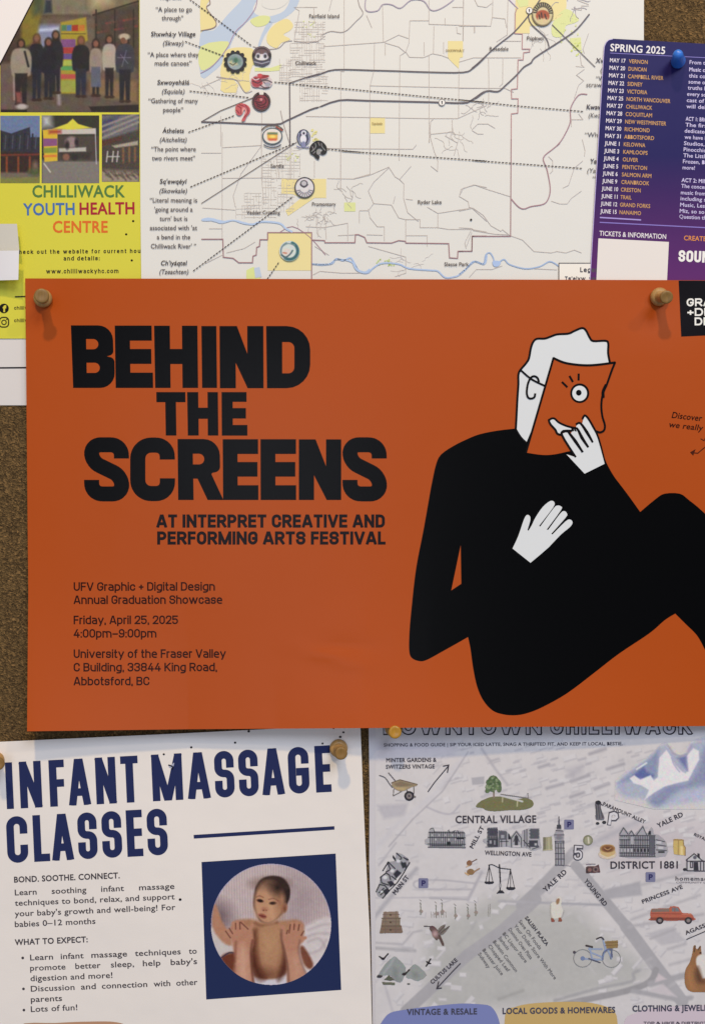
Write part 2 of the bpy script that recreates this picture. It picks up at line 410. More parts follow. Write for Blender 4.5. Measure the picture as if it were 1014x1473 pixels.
def clip_y(poly, lo, hi):
    for lim, sg in ((lo, 1), (hi, -1)):
        out = []
        for i in range(len(poly)):
            a, b = poly[i-1], poly[i]; ia = (a[1]-lim)*sg >= 0; ib = (b[1]-lim)*sg >= 0
            if ia != ib:
                t = (lim-a[1])/(b[1]-a[1]); out.append((a[0]+(b[0]-a[0])*t, lim))
            if ib: out.append(b)
        poly = out
        if not poly: break
    return poly
GC = {}
def din_glyph(ch, w, H, t):
    key = (ch, round(w, 2), round(H, 2), round(t, 2))
    if key in GC: return GC[key]
    wf, st = DIN[ch]; Wd = max(w*wf, t) if wf else t
    polys = []
    for s_ in st:
        pts = []
        for q in s_.split():
            if q == 'z': pts.append('z'); continue
            a = [float(z) for z in q.split(',')]
            pts.append((t/2+a[0]*(Wd-t), t/2+a[1]*(H-t), *a[2:]))
        line, closed = fillet(pts, (Wd-t)/2)
        polys += ribbon_g(line, t, closed, cap=0 if closed else t/2)
    lo, hi = (0, H) if ch.isupper() or ch.isdigit() else (0, t/2+.72*(H-t)+t/2) if ch in 'vwxz' else (-H, 2*H)
    polys = [clip_y([tuple(p) for p in q], lo, hi) for q in polys]
    GC[key] = (union([p for p in polys if len(p) > 2]), Wd); return GC[key]
def din(body, cap, width, bold, gap, narrow):
    t = cap*bold; g = (gap if gap is not None else 0.16)*cap
    sp = 0.24*cap
    wide = sum(DIN[c][0] for c in body if c in DIN and DIN[c][0]); thin = sum(1 for c in body if c in DIN and not DIN[c][0])
    nsp = body.count(' '); n = len(body)
    w = (narrow or 0.6)*cap
    if width:
        w = (width-thin*t-nsp*sp-(n-1)*g)/max(wide, .1)
        w = min(max(w, .32*cap), 1.1*cap)
    parts = []; x = 0
    for c in body:
        if c == ' ': x += sp+g; continue
        if c not in DIN: x += w; continue
        (v, f), Wd = din_glyph(c, w, cap, t)
        parts.append((v+np.array([x, 0]), f)); x += Wd+g
    v, f = merge(parts)
    if width and len(v): v[:, 0] *= width/v[:, 0].max()
    return v, f
CAPH = [None]; GG = {}
def gill(body, cap, width, bold, italic, space):
    def raw(b):
        cu = bpy.data.curves.new('lettering', 'FONT'); cu.body = b; cu.resolution_u = 3; 
        o = bpy.data.objects.new('lettering', cu); me = o.to_mesh()
        v = np.array([(q.co.x, q.co.y) for q in me.vertices]).reshape(-1, 2); f = [list(p.vertices) for p in me.polygons]
        o.to_mesh_clear(); bpy.data.objects.remove(o); bpy.data.curves.remove(cu); return v, f
    if CAPH[0] is None: CAPH[0] = raw('H')[0][:, 1].max()
    k = cap/CAPH[0]
    b2 = round(bold*0.36*CAPH[0], 3)
    V = []; x = 0
    for c in body:
        key = (c, b2)
        if key not in GG:
            adv = raw('H'+c+'H')[0][:, 0].max()-raw('HH')[0][:, 0].max()
            v, f = raw(c) if c != ' ' else (np.zeros((0, 2)), [])
            if len(v) and b2 > 0.012 and c != 'Q':
                cnt = {}
                for t in f:
                    for a, b in zip(t, t[1:]+t[:1]): cnt[(a, b)] = 1
                qs = [[tuple(v[i]) for i in t] for t in f]
                for (a, b) in cnt:
                    if (b, a) in cnt: continue
                    p, q = v[a], v[b]; d = q-p; l = np.linalg.norm(d)
                    if l < 1e-5: continue
                    d = d/l; nn = np.array([-d[1], d[0]])*b2/2; e = d*b2*.25
                    qs.append([tuple(p-e+nn), tuple(q+e+nn), tuple(q+e-nn), tuple(p-e-nn)])
                v, f = union(qs)
            GG[key] = (v, f, adv+b2*.6)
        v, f, adv = GG[key]
        if len(v): V.append((v+np.array([x, 0]), f))
        x += adv*space
    v, f = merge(V)
    if len(v) == 0: return v, f
    v = (v-np.array([v[:, 0].min(), 0]))*k
    if italic: v[:, 0] += v[:, 1]*italic
    if width: v[:, 0] *= width/v[:, 0].max()
    return v, f

def interp(xs, ys):
    return lambda v: np.interp(v, xs, ys)
def fade(v, a, b):
    t = np.clip((v-a)/(b-a), 0, 1); return t*t*(3-2*t)
# ------------------------------------------------------------------ the cork board
def cork_mat():
    m = bpy.data.materials.new('cork'); m.use_nodes = True; N, L = nodes(m); b = N['Principled BSDF']
    b.inputs['Roughness'].default_value = 0.85; b.inputs['Specular IOR Level'].default_value = 0.2
    tc = N.new('ShaderNodeTexCoord')
    nz = N.new('ShaderNodeTexNoise'); nz.inputs['Scale'].default_value = 260; nz.inputs['Detail'].default_value = 3; L.new(tc.outputs['Object'], nz.inputs['Vector'])
    ad = N.new('ShaderNodeVectorMath'); ad.operation = 'MULTIPLY_ADD'; L.new(nz.outputs['Color'], ad.inputs[0]); ad.inputs[1].default_value = (.004, .004, .004); L.new(tc.outputs['Object'], ad.inputs[2])
    v1 = N.new('ShaderNodeTexVoronoi'); v1.inputs['Scale'].default_value = 950; L.new(ad.outputs[0], v1.inputs['Vector'])
    v2 = N.new('ShaderNodeTexVoronoi'); v2.inputs['Scale'].default_value = 1500; L.new(ad.outputs[0], v2.inputs['Vector'])
    sep = N.new('ShaderNodeSeparateColor'); L.new(v1.outputs['Color'], sep.inputs[0])
    cr1 = N.new('ShaderNodeValToRGB'); e = cr1.color_ramp.elements
    e[0].position = 0; e[0].color = (*alb((58, 45, 29)), 1); e[1].position = 1; e[1].color = (*alb((112, 88, 58)), 1)
    for p, c in ((.2, (68, 53, 34)), (.5, (82, 65, 42)), (.85, (96, 76, 49))): q = e.new(p); q.color = (*alb(c), 1)
    L.new(sep.outputs[0], cr1.inputs[0])
    s2 = N.new('ShaderNodeSeparateColor'); L.new(v2.outputs['Color'], s2.inputs[0])
    mr = N.new('ShaderNodeMapRange'); mr.inputs[1].default_value = 0; mr.inputs[2].default_value = 1; mr.inputs[3].default_value = .82; mr.inputs[4].default_value = 1.2; L.new(s2.outputs[1], mr.inputs[0])
    mu = N.new('ShaderNodeVectorMath'); mu.operation = 'SCALE'; L.new(cr1.outputs[0], mu.inputs[0]); L.new(mr.outputs[0], mu.inputs['Scale'])
    L.new(mu.outputs[0], b.inputs['Base Color'])
    bp = N.new('ShaderNodeBump'); bp.inputs['Strength'].default_value = .8; bp.inputs['Distance'].default_value = .0012
    L.new(v1.outputs['Distance'], bp.inputs['Height']); L.new(bp.outputs[0], b.inputs['Normal'])
    return m
CORK = cork_mat()
def build_cork():
    nx, ny = 300, 420
    xs = np.linspace(-160, 1180, nx); ys = np.linspace(-160, 1640, ny); X, Y = np.meshgrid(xs, ys)
    rg = np.random.default_rng(3); H = -0.9+rg.normal(0, .35, X.shape)
    k = 1-H/D
    P = np.stack([(X-CX)*S, -H*S, (CY-Y)*S], -1).reshape(-1, 3)
    idx = np.arange(nx*ny).reshape(ny, nx)
    q = np.stack([idx[:-1, :-1].ravel(), idx[1:, :-1].ravel(), idx[1:, 1:].ravel(), idx[:-1, 1:].ravel()], 1)
    F = q.tolist(); n = len(P); c = [0, (ny-1)*nx, ny*nx-1, nx-1]
    B = [(P[i][0], .012, P[i][2]) for i in c]
    V = P.tolist()+B
    top = idx[0].tolist(); bot = idx[-1].tolist(); lf = idx[:, 0].tolist(); rt = idx[:, -1].tolist()
    F += [[n, n+3]+top[::-1], [n+2, n+1]+bot, [n+1, n]+lf, [n+3, n+2]+rt[::-1], [n, n+1, n+2, n+3]]
    me = bpy.data.meshes.new('cork_board'); me.from_pydata(V, [], F); me.materials.append(CORK)
    me.polygons.foreach_set('use_smooth', [len(f) == 4 for f in F])
    o = bpy.data.objects.new('cork_board', me); COL.objects.link(o); tagged(o, 'brown cork pin board behind all the papers', kind='structure')
build_cork()

# ------------------------------------------------------------------ push pins
def wood_mat(name, rgb, rough=.45):
    m = bpy.data.materials.new(name); m.use_nodes = True; N, L = nodes(m); b = N['Principled BSDF']; b.inputs['Roughness'].default_value = rough
    tc = N.new('ShaderNodeTexCoord'); mp = N.new('ShaderNodeMapping'); mp.inputs['Scale'].default_value = (900, 900, 120); L.new(tc.outputs['Object'], mp.inputs[0])
    n = N.new('ShaderNodeTexNoise'); n.inputs['Scale'].default_value = 1; n.inputs['Detail'].default_value = 4; L.new(mp.outputs[0], n.inputs['Vector'])
    L.new(mix_rgb(N, L, n.outputs[0], alb(rgb), tuple(v*.45 for v in alb(rgb))), b.inputs['Base Color'])
    return m
WOOD = wood_mat('varnished_wood', (168, 132, 84)); WOOD_D = wood_mat('dark_varnished_wood', (128, 98, 52)); BRASS = wood_mat('honey_wood', (176, 132, 52), .3)
def plain(name, rgb, rough, metal=0, trans=0):
    m = bpy.data.materials.new(name); m.use_nodes = True; b = m.node_tree.nodes['Principled BSDF']
    b.inputs['Base Color'].default_value = (*alb(rgb), 1); b.inputs['Roughness'].default_value = rough; b.inputs['Metallic'].default_value = metal
    if trans: b.inputs['Subsurface Weight'].default_value = trans; b.inputs['Subsurface Radius'].default_value = (.002, .002, .004)
    return m
STEEL = plain('steel', (150, 150, 150), .3, 1)
def lathe(name, prof, A, B, mat, parent, seg=32, n0=0):
    """prof: (t along the axis in pixels, radius in pixels)"""
    A, B = Vector(A), Vector(B); ax = (B-A).normalized(); u = ax.cross(Vector((0, 0, 1))).normalized(); w = ax.cross(u)
    V = []; F = []
    for t, r in prof:
        for i in range(seg):
            a = 2*math.pi*i/seg; V.append(A+ax*t*S+(u*math.cos(a)+w*math.sin(a))*r*S)
    for j in range(len(prof)-1):
        for i in range(seg): F.append([j*seg+i, j*seg+(i+1) % seg, (j+1)*seg+(i+1) % seg, (j+1)*seg+i])
    V.append(A+ax*prof[0][0]*S); V.append(A+ax*prof[-1][0]*S); k = len(V)
    for i in range(seg):
        F.append([k-2, (i+1) % seg, i]); F.append([k-1, (len(prof)-1)*seg+i, (len(prof)-1)*seg+(i+1) % seg])
    V = [v-parent.location for v in V]
    me = bpy.data.meshes.new(name); me.from_pydata([tuple(v) for v in V], [], F); me.materials.append(mat)
    bm = bmesh.new(); bm.from_mesh(me); bmesh.ops.recalc_face_normals(bm, faces=bm.faces[:]); bm.to_mesh(me); bm.free()
    me.polygons.foreach_set('use_smooth', [True]*len(me.polygons)); me.set_sharp_from_angle(angle=math.radians(50))
    o = bpy.data.objects.new(name, me); COL.objects.link(o); o.parent = parent; return o
def pin(label, base, h0, cap, h1, m1=WOOD, m2=WOOD_D, group='turned wooden push pins', sc_=1.0, hd=1.0):
    r = bpy.data.objects.new('push_pin', None); COL.objects.link(r); r.location = W(*base, h0); r.empty_display_size = .01
    tagged(r, label, 'push pin', group)
    A = W(*base, h0); B = W(*cap, h1); L = (Vector(B)-Vector(A)).length/S; k = sc_
    lathe('needle', [(-9, .1), (-7, 1.0), (1.5, 1.1)], A, B, STEEL, r, 12)
    lathe('flange', [(.6, 9*k), (1, 11.6*k), (2, 12.6*k), (5, 13*k), (7.5, 12.4*k), (9, 11*k), (10.5, 9*k)], A, B, m1, r)
    lathe('grip', [(10, 8.9*k), (12, 7.4*k), (16, 6.5*k), (L*.62, 6.4*k), (L-7, 7.2*k), (L-5.2, 8.2*k)], A, B, m1, r)
    lathe('head', [(L-5.4, 8.1*k*hd), (L-4, 9.0*k*hd), (L-1.6, 9.1*k*hd), (L-.6, 8.5*k*hd), (L-.1, 7.2*k*hd), (L-.4, 5*k), (L-.9, 2*k)], A, B, m2, r)
    return r

# ------------------------------------------------------------------ white strips under the yellow flyer, yellow flyer, loose white papers
white_p = paper('white_paper', (205, 200, 198), .55); bright_p = paper('bright_white_paper', (216, 214, 226), .5)
s = Sheet('white_paper_sheet', [(-90, 500), (60, 500), (60, 583), (-90, 583)], lambda x, y: 0.5+0*x, white_p,
          'lower white paper edge showing left of the orange poster above bare cork', 'paper')
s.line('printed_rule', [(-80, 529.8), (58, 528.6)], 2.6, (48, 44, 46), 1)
s = Sheet('white_paper_sheet', [(-90, 440), (58, 440), (58, 527.5), (-90, 529)], lambda x, y: 1.5+0*x, white_p,
          'upper white paper strip just under the yellow flyer at the left edge', 'paper')

yel_p = paper('yellow_flyer_paper', (192, 186, 76), .5, mott=.03)
hY = lambda x, y: 2.9+0.4*np.sin(x/60)*np.sin(y/90)
Y_ = Sheet('youth_centre_flyer', [(-90, -120), (214, -120), (214, 487), (-90, 487)], hY, yel_p,
           'yellow youth health centre flyer with group photo at the upper left', 'flyer')
# group photo
k4 = cr(0, 0, 4.829)
R = Ras(1, -60, 200.5, 161.5, 1.5, (70, 58, 50))
R.poly(k4(280, 110, 960, 110, 960, 560, 280, 560), (104, 90, 78), 6)
R.poly(k4(300, -400, 640, -400, 640, 100, 300, 100), (122, 112, 98), 2)
R.poly(k4(600, -400, 960, -400, 960, 30, 640, 110, 590, 60), (118, 104, 84), 2); R.poly(k4(620, -200, 800, -200, 780, 20, 640, 60), (176, 160, 130), 8)
R.poly(k4(660, 100, 960, 20, 960, 480, 660, 320), (74, 62, 54), 2)
for x in (670, 800, 930): R.line(k4(x, 70, x, 330), 2, (44, 36, 34), 1)
R.line(k4(650, 105, 960, 10), 2.5, (52, 42, 36), 1)
for i in range(26): R.ell(k4(660+i*12, 120+(i*53) % 110), 2.2, 1.6, ((60+i*37 % 90), 66, 58), 1.2, .6)
R.poly(k4(0, 640, 960, 640, 960, 800, 0, 800), (92, 80, 72), 8); R.poly(k4(620, 540, 960, 560, 960, 720, 620, 650), (128, 104, 78), 4)
R.poly(k4(240, 170, 420, 170, 415, 330, 240, 330), (132, 134, 160), 3); R.poly(k4(270, 200, 410, 190, 405, 215, 270, 220), (188, 194, 214), 2)
R.poly(k4(150, 0, 310, 0, 250, 300, 150, 330), (126, 112, 48), 3); R.poly(k4(200, -100, 330, -100, 310, 90, 230, 120), (74, 82, 58), 4, .7)
R.poly(k4(320, 0, 360, 0, 365, 90, 310, 90), (46, 52, 62), 2)
R.poly(k4(0, 440, 90, 430, 130, 760, 0, 760), (104, 88, 84), 3); R.line(k4(100, 480, 104, 690), 2, (170, 160, 160), 2)
R.poly(k4(425, 155, 600, 120, 612, 280, 530, 330, 530, 650, 425, 650), (160, 142, 54), 1.5)
for a, b, c in ((430, 465, (80, 120, 88)), (466, 500, (80, 110, 150)), (502, 545, (158, 52, 44)), (548, 590, (186, 112, 48))): R.poly(k4(a, 175, b, 172, b, 215, a, 215), c, 1)
R.line(k4(430, 235, 595, 235), .8, (70, 60, 40), 1)
for a, b, c in ((272, 330, (122, 82, 128)), (330, 372, (160, 62, 62)), (372, 412, (98, 76, 134)), (420, 455, (168, 176, 88)), (458, 488, (90, 150, 90)), (515, 548, (176, 80, 76)), (560, 640, (150, 156, 74))):
    R.poly(k4(426, a, 528, a, 528, b, 426, b), c, 1)
R.poly(k4(10, 762, 190, 762, 190, 786, 10, 790), (40, 32, 30), 1); R.poly(k4(620, 740, 965, 728, 965, 778, 640, 776), (42, 34, 34), 1)
R.line(k4(400, 480, 414, 720), 3.5, (168, 160, 166), 3)
def fig(x, hy, w, top, c1, c2, fy, skin=(128, 88, 72), hair=(44, 30, 28), skirt=0, knee=0):
    hh = 26
    R.ell(k4(x, hy), 5.4, 6.4, hair, 1.5); R.poly(k4(x-26, hy, x+26, hy, x+34, hy+70, x-34, hy+70), hair, 1.5, .8)
    R.ell(k4(x, hy+4), 3.7, 4.8, skin, 1.2)
    mid = top+(fy-top)*.42
    R.poly(smooth(k4(x-w*.6, top, x+w*.6, top, x+w, top+60, x+w*.95, mid, x+w*.7, mid+30, x-w*.7, mid+30, x-w*.95, mid, x-w, top+60), 3, True), c1, 1.4)
    R.poly(k4(x-w*.6, mid+10, x+w*.6, mid+10, x+w*.5, fy, x+w*.12, fy, x, mid+90, x-w*.15, fy, x-w*.55, fy), c2, 1.4)
    if skirt: R.poly(k4(x-w*.7, mid-10, x+w*.7, mid-10, x+w*.8, mid+130, x-w*.8, mid+130), skirt, 1.4)
    R.ell(k4(x-w*.3, fy+4), 4, 2.2, (58, 40, 36), 1); R.ell(k4(x+w*.3, fy+4), 4, 2.2, (58, 40, 36), 1)
fig(390, 240, 52, 290, (34, 34, 44), (36, 36, 48), 640); fig(258, 262, 52, 310, (32, 32, 44), (38, 38, 52), 690, hair=(90, 62, 46)); fig(340, 290, 50, 330, (30, 30, 42), (34, 34, 48), 680)
fig(150, 300, 72, 340, (148, 136, 124), (44, 38, 42), 720); R.ell(k4(155, 740), 8, 4, (180, 172, 170), 1.5); R.poly(k4(110, 640, 150, 640, 150, 710, 120, 715), (128, 82, 74), 2); R.line(k4(175, 360, 200, 460), 3, (38, 34, 40), 1.2)
fig(565, 278, 62, 320, (30, 30, 38), (40, 42, 58), 665, hair=(96, 66, 42)); fig(668, 300, 44, 340, (146, 132, 122), (38, 34, 40), 660, skirt=(96, 98, 112))
fig(762, 272, 50, 310, (168, 158, 146), (38, 34, 40), 670); fig(870, 280, 66, 310, (58, 58, 70), (32, 32, 44), 700); R.ell(k4(866, 255), 8, 4.6, (182, 168, 150), 1.2); R.ell(k4(858, 282), 3.8, 4.4, (112, 74, 60), 1)
for p in ((840, 380, 890, 440), (880, 350, 850, 460), (820, 400, 910, 400)): R.line(k4(*p), 1, (128, 128, 142), 1, .7)
R.C = (R.C-12)*.97; R.noise(3, 2, 1); R.noise(4, 10)
Y_.picture('group_photo', R, 1, label='dark photo of nine people standing around a banner')
Y_.poly('white_corner', [(-60, -70), (89, -70), (47.5, 0), (2.3, 87.5), (-60, 196)], (222, 216, 214), 2)
Y_.line('black_border', [(91, -72), (48.5, 0), (3, 88.5), (-20, 126)], 1.6, (36, 28, 26), 3)
# three small photos
k5 = cr(0, 160, 4.829)
R = Ras(1, 166.5, 57.8, 263.5, 1.5, (104, 122, 158))
R.poly(k5(0, 130, 80, 155, 210, 110, 215, 180, 300, 180, 300, 330, 0, 330), (46, 46, 58), 1); R.poly(k5(0, 280, 300, 290, 300, 440, 0, 440), (50, 32, 30), 2)
for x in (20, 70, 120, 175, 230): R.line(k5(x, 160, x-6, 270), 2.2, (34, 34, 46), 1); R.line(k5(x+24, 170, x+18, 260), 1, (84, 86, 100), 1)
for x in (50, 130, 210): R.line(k5(x, 320, x, 430), 3, (128, 62, 38), 1)
R.line(k5(0, 305, 290, 300), 2.5, (112, 50, 38), 1.2)
R.poly(k5(0, 425, 300, 425, 300, 470, 0, 470), (112, 100, 88), 2); R.poly(k5(0, 465, 300, 455, 300, 510, 0, 510), (124, 124, 66), 2)
R.ell(k5(245, 420), 9, 6, (74, 84, 52), 3); R.ell(k5(248, 375), 4, 6, (120, 100, 86), 3); R.C *= .88; R.noise(5, 3)
Y_.picture('building_photo', R, 1)
R = Ras(60.5, 166, 143.2, 263.5, 1.5, (40, 40, 34))
R.poly(k5(280, 20, 360, 20, 370, 110, 290, 120), (168, 168, 172), 5, .8)
R.poly(k5(290, 340, 700, 340, 700, 510, 290, 510), (110, 104, 100), 3); R.poly(k5(400, 170, 690, 170, 690, 345, 400, 345), (62, 54, 50), 2)
R.poly(k5(330, 125, 668, 118, 668, 158, 400, 160), (178, 170, 164), 1); R.poly(k5(370, 122, 470, 85, 508, 52, 545, 88, 640, 116, 500, 128), (196, 188, 66), 1)
R.poly(k5(300, 130, 402, 125, 402, 345, 312, 352), (192, 162, 50), .8); R.poly(k5(303, 190, 400, 190, 400, 240, 303, 245), (118, 70, 110), .8); R.poly(k5(340, 130, 430, 128, 430, 155, 340, 158), (140, 52, 44), 2, .8)
R.poly(k5(305, 255, 398, 250, 398, 288, 305, 292), (116, 130, 50), 1.2); R.poly(k5(305, 305, 398, 302, 398, 318, 305, 320), (190, 110, 50), 1)
R.poly(k5(412, 258, 600, 250, 600, 280, 412, 284), (166, 162, 154), 1.2); R.ell(k5(500, 215), 9, 8, (130, 112, 112), 2); R.ell(k5(470, 235), 3, 6, (34, 26, 30), 1.5); R.ell(k5(535, 215), 3, 6, (34, 26, 30), 1.5)
R.poly(k5(420, 290, 640, 285, 620, 330, 440, 330), (46, 40, 38), 2); R.ell(k5(462, 318), 5, 5, (116, 78, 66), 1.5); R.ell(k5(520, 318), 5, 5, (38, 34, 36), 1.5)
R.line(k5(664, 130, 672, 365), 1.2, (170, 168, 170), .8); R.line(k5(310, 365, 352, 422), 1.6, (190, 186, 180), 1); R.noise(4, 3)
Y_.picture('market_tent_photo', R, 1, label='small photo of a yellow topped market tent')
R = Ras(147, 164.5, 201, 261.5, 1.5, (58, 52, 48))
R.poly(k5(700, 30, 970, 20, 960, 130, 720, 200), (92, 90, 96), 2); R.poly(k5(710, 60, 830, 30, 740, 140, 700, 150), (58, 60, 84), 3)
for a in (0, 1, 2): R.line(k5(700, 190+a*10-a*50, 965, 75+a*8-a*40), 3, (128, 120, 116), 1.2)
R.poly(k5(700, 210, 850, 170, 850, 200, 700, 250), (70, 40, 34), 1.5); R.poly(k5(780, 240, 960, 205, 960, 235, 800, 255), (150, 140, 126), 1.2)
for x in (858, 900, 940): R.line(k5(x, 255, x, 360), 3, (108, 76, 54), 1.2)
for x in (750, 790, 822): R.line(k5(x, 280, x-8, 350), 1.6, (180, 174, 170), 1); 
R.line(k5(750, 315, 830, 315), 1.4, (180, 174, 170), 1)
R.poly(k5(710, 370, 970, 350, 970, 410, 720, 400), (60, 52, 46), 2); R.poly(k5(700, 410, 970, 420, 970, 500, 700, 500), (136, 122, 108), 4)
for i in range(14): R.line(k5(720+i*18, 410+(i*31) % 40, 750+i*18, 440+(i*17) % 40), 2, (62, 52, 48), 1.5, .8)
R.noise(8, 2)
Y_.picture('building_photo', R, 1, label='photo of a grey building with a covered terrace')
Y_.text('title_lettering', 'CHILLIWACK', 47, 283.5, (76, 104, 62), 16.5, 133, 0, 'gill', .2)
Y_.text('title_lettering', 'YOUTH', 34, 309.5, (68, 96, 140), 16.5, 74, -.6, 'gill', .2)
Y_.text('title_lettering', 'HEALTH', 115, 308.5, (134, 40, 52), 16.5, 79, -.6, 'gill', .2)
Y_.text('title_lettering', 'CENTRE', 76.5, 334.3, (182, 98, 50), 16, 79, 0, 'gill', .2)
Y_.text('caption', 'Check out the website for current hours', 22, 365.5, (46, 42, 34), 6.2, 190, -.5, font='din', bold=.2, gap=.3)
Y_.text('caption', 'and details:', 92, 374.8, (46, 42, 34), 6.2, 52, -.3, bold=.2, gap=.25)
Y_.text('caption', 'www.chilliwackyhc.com', 67, 393.5, (46, 42, 34), 6.6, 104, -.3, bold=.18, gap=.22)
Y_.line('rule', [(22, 427), (56, 426)], 2, (44, 40, 30))
Y_.poly('social_icon', circle(6.3, 443.7, 7), (24, 22, 22)); Y_.text('icon_letter', 'f', 4.6, 449, (190, 180, 80), 10, 5, bold=.24, lev=2)
Y_.line('social_icon', fillet([(0, 456.5, 5), (13, 456.5, 5), (13, 470.5, 5), (-1, 470.5, 5), 'z'], 1)[0]+[(0, 460)], 1.9, (50, 46, 28), 1)
Y_.line('icon_ring', circle(6.4, 463.7, 3.2), 1.6, (50, 46, 28), closed=True); Y_.poly('icon_dot', circle(10.4, 459.4, 1), (50, 46, 28))
Y_.text('caption', '@chilliwackyhc', 17, 445.5, (66, 60, 36), 5.2, 50, bold=.2); Y_.text('caption', '@chilliwackyhc', 17, 463.5, (66, 60, 36), 5.2, 50, bold=.2)
for x, y in ((192, 318), (182, 337), (190, 374.5), (25, 366.5)): Y_.poly('pin_hole', circle(x, y, 1.7, 1.5, 9), (32, 26, 18), 2)

hL = lambda x, y: 7+4*fade(x, -10, 28)+0*y
Sheet('white_note', [(-90, 322), (25, 322), (28.5, 361), (-90, 366)], lambda x, y: 12+4*fade(x, -20, 28)+0*y, paper('grey_white_paper', (190, 186, 178), .55),
      'greyish upper white note sticking in from the left edge over the yellow flyer', 'note')
Sheet('white_note', [(-90, 361), (28, 360.5), (27, 402.5), (-90, 406)], lambda x, y: 17+6*fade(x, -20, 28)+0*y, bright_p,
      'bright white lower note folded out at the left edge over the yellow flyer', 'note')

# ------------------------------------------------------------------ the territory map
map_p = paper('map_paper', (209, 207, 203), .5, mott=.02)
hM = lambda x, y: 4.6+0.5*np.sin(x/110)*np.cos(y/80)
M = Sheet('territory_map', [(201, -120), (926, -120), (925.5, 40), (925, 520), (205, 520), (202.5, 300)], hM, map_p,
          'large cream map of valley villages and rivers above the orange poster', 'map')
a3, a4, a5, a6, a7, a8 = cr(200, 0, 3.9), cr(200, 190, 3.169), cr(440, 0, 3.9), cr(440, 190, 3.9), cr(660, 0, 4.829), cr(660, 200, 4.829)
a0 = cr(300, 60, 5.633)
BL = (176, 186, 200); YL = (214, 202, 156); GRN = (203, 206, 156); RD = (176, 168, 164); DK = (92, 86, 90); MV = (140, 112, 116)
M.poly('river', smooth(a3(345, 190, 420, 170, 500, 80, 590, -20, 610, -120, 760, -120, 670, -10, 640, 60, 700, 95, 790, 75, 830, 40, 850, -20, 860, -120, 940, -120, 900, 0, 870, 60, 800, 110, 740, 130, 690, 110, 640, 100, 590, 140, 540, 200, 500, 290, 470, 350, 420, 400, 347, 430), 3, True), BL, 1, big=True)
M.poly('river_branch', smooth(a3(690, 190, 720, 130, 745, 110, 752, 125, 725, 170, 700, 210, 680, 260, 668, 255), 3, True), BL, 1)
M.poly('island', smooth(a3(690, -120, 850, -120, 845, -10, 800, 40, 740, 52, 690, 30, 700, -30), 4, True), (209, 207, 203), 2)
M.poly('island', smooth(a3(625, 115, 680, 88, 735, 95, 720, 135, 660, 150), 4, True), GRN, 2)
M.poly('reserve_area', smooth(a3(347, 0, 395, 0, 380, 40, 430, 120, 420, 155, 360, 172, 347, 170), 3, True), YL, 2)
M.poly('reserve_area', smooth(a3(725, 180, 770, 130, 830, 105, 865, 140, 850, 170, 810, 195, 850, 220, 800, 240, 770, 270, 720, 240), 3, True), YL, 2)
M.poly('green_area', smooth(a3(347, 260, 500, 232, 480, 290, 420, 360, 347, 392), 3, True), GRN, 2)
M.poly('reserve_area', smooth(a3(500, 275, 630, 270, 650, 330, 620, 420, 625, 500, 590, 515, 560, 470, 530, 440, 460, 430, 470, 340), 3, True), YL, 2)
M.poly('reserve_area', a3(465, 438, 535, 450, 560, 480, 545, 520, 480, 520, 458, 505), YL, 2)
for p in (a3(650, 380, 740, 380, 800, 360, 790, 395, 740, 400, 650, 400), a3(640, 340, 680, 330, 700, 350, 640, 365)): M.poly('green_area', p, GRN, 2)
M.poly('reserve_area', a4(650, 213, 853, 213, 853, 300, 800, 300, 680, 382, 668, 358, 740, 300, 700, 283, 650, 280), YL, 2)
M.poly('reserve_area', a4(587, 458, 787, 458, 787, 631, 587, 631), YL, 2); M.poly('reserve_area', a5(796, 230, 880, 230, 880, 320, 862, 325, 856, 385, 815, 345, 796, 325), YL, 2)
M.poly('reserve_area', a5(358, 658, 443, 658, 443, 748, 358, 748), YL, 2); M.poly('green_area', a6(215, 395, 278, 395, 278, 445, 215, 445), GRN, 2)
M.poly('reserve_area', a7(390, 60, 395, -60, 745, -60, 745, 50, 700, 120, 640, 150, 560, 180, 490, 180, 490, 232, 388, 232), YL, 2)
M.poly('green_area', smooth(a7(650, 160, 740, 60, 830, 130, 800, 160, 740, 180, 720, 250, 650, 250), 3, True), GRN, 2)
M.poly('green_area', a7(770, 265, 845, 260, 850, 350, 800, 350, 775, 300), GRN, 2); M.poly('green_area', a7(400, 0, 480, -20, 480, 40, 420, 50), GRN, 3)
M.poly('green_area', a4(490, 630, 520, 615, 545, 625, 560, 700, 490, 700), (200, 206, 150), 2); M.poly('pond', a4(525, 620, 550, 615, 560, 660, 530, 665), BL, 3)
# yellow-green speckles
rnd = random.Random(5)
def specks(name, box, n, rgb, sz=2.2, lev=3):
    ps = []
    for _ in range(n):
        x = rnd.uniform(box[0], box[2]); y = rnd.uniform(box[1], box[3]); w = rnd.uniform(.6, 1)*sz; h = rnd.uniform(.6, 1)*sz
        ps.append([(x, y), (x+w, y+rnd.uniform(-.5, .5)), (x+w*.8, y+h), (x-.2*w, y+h)])
    M.put(name, quads(ps), ink(rgb), lev, kind='stuff')
specks('green_patches', (434, 30, 452, 55), 14, GRN); specks('green_patches', (410, 215, 428, 232), 10, GRN, 3); specks('green_patches', (541, 372, 566, 381), 20, (176, 190, 130), 2.5); specks('green_patches', (448, 184, 456, 200), 9, (206, 200, 150), 4)
specks('green_patches', (795, 20, 830, 60), 20, GRN, 3); specks('green_patches', (820, 60, 836, 80), 12, (196, 202, 130), 3)
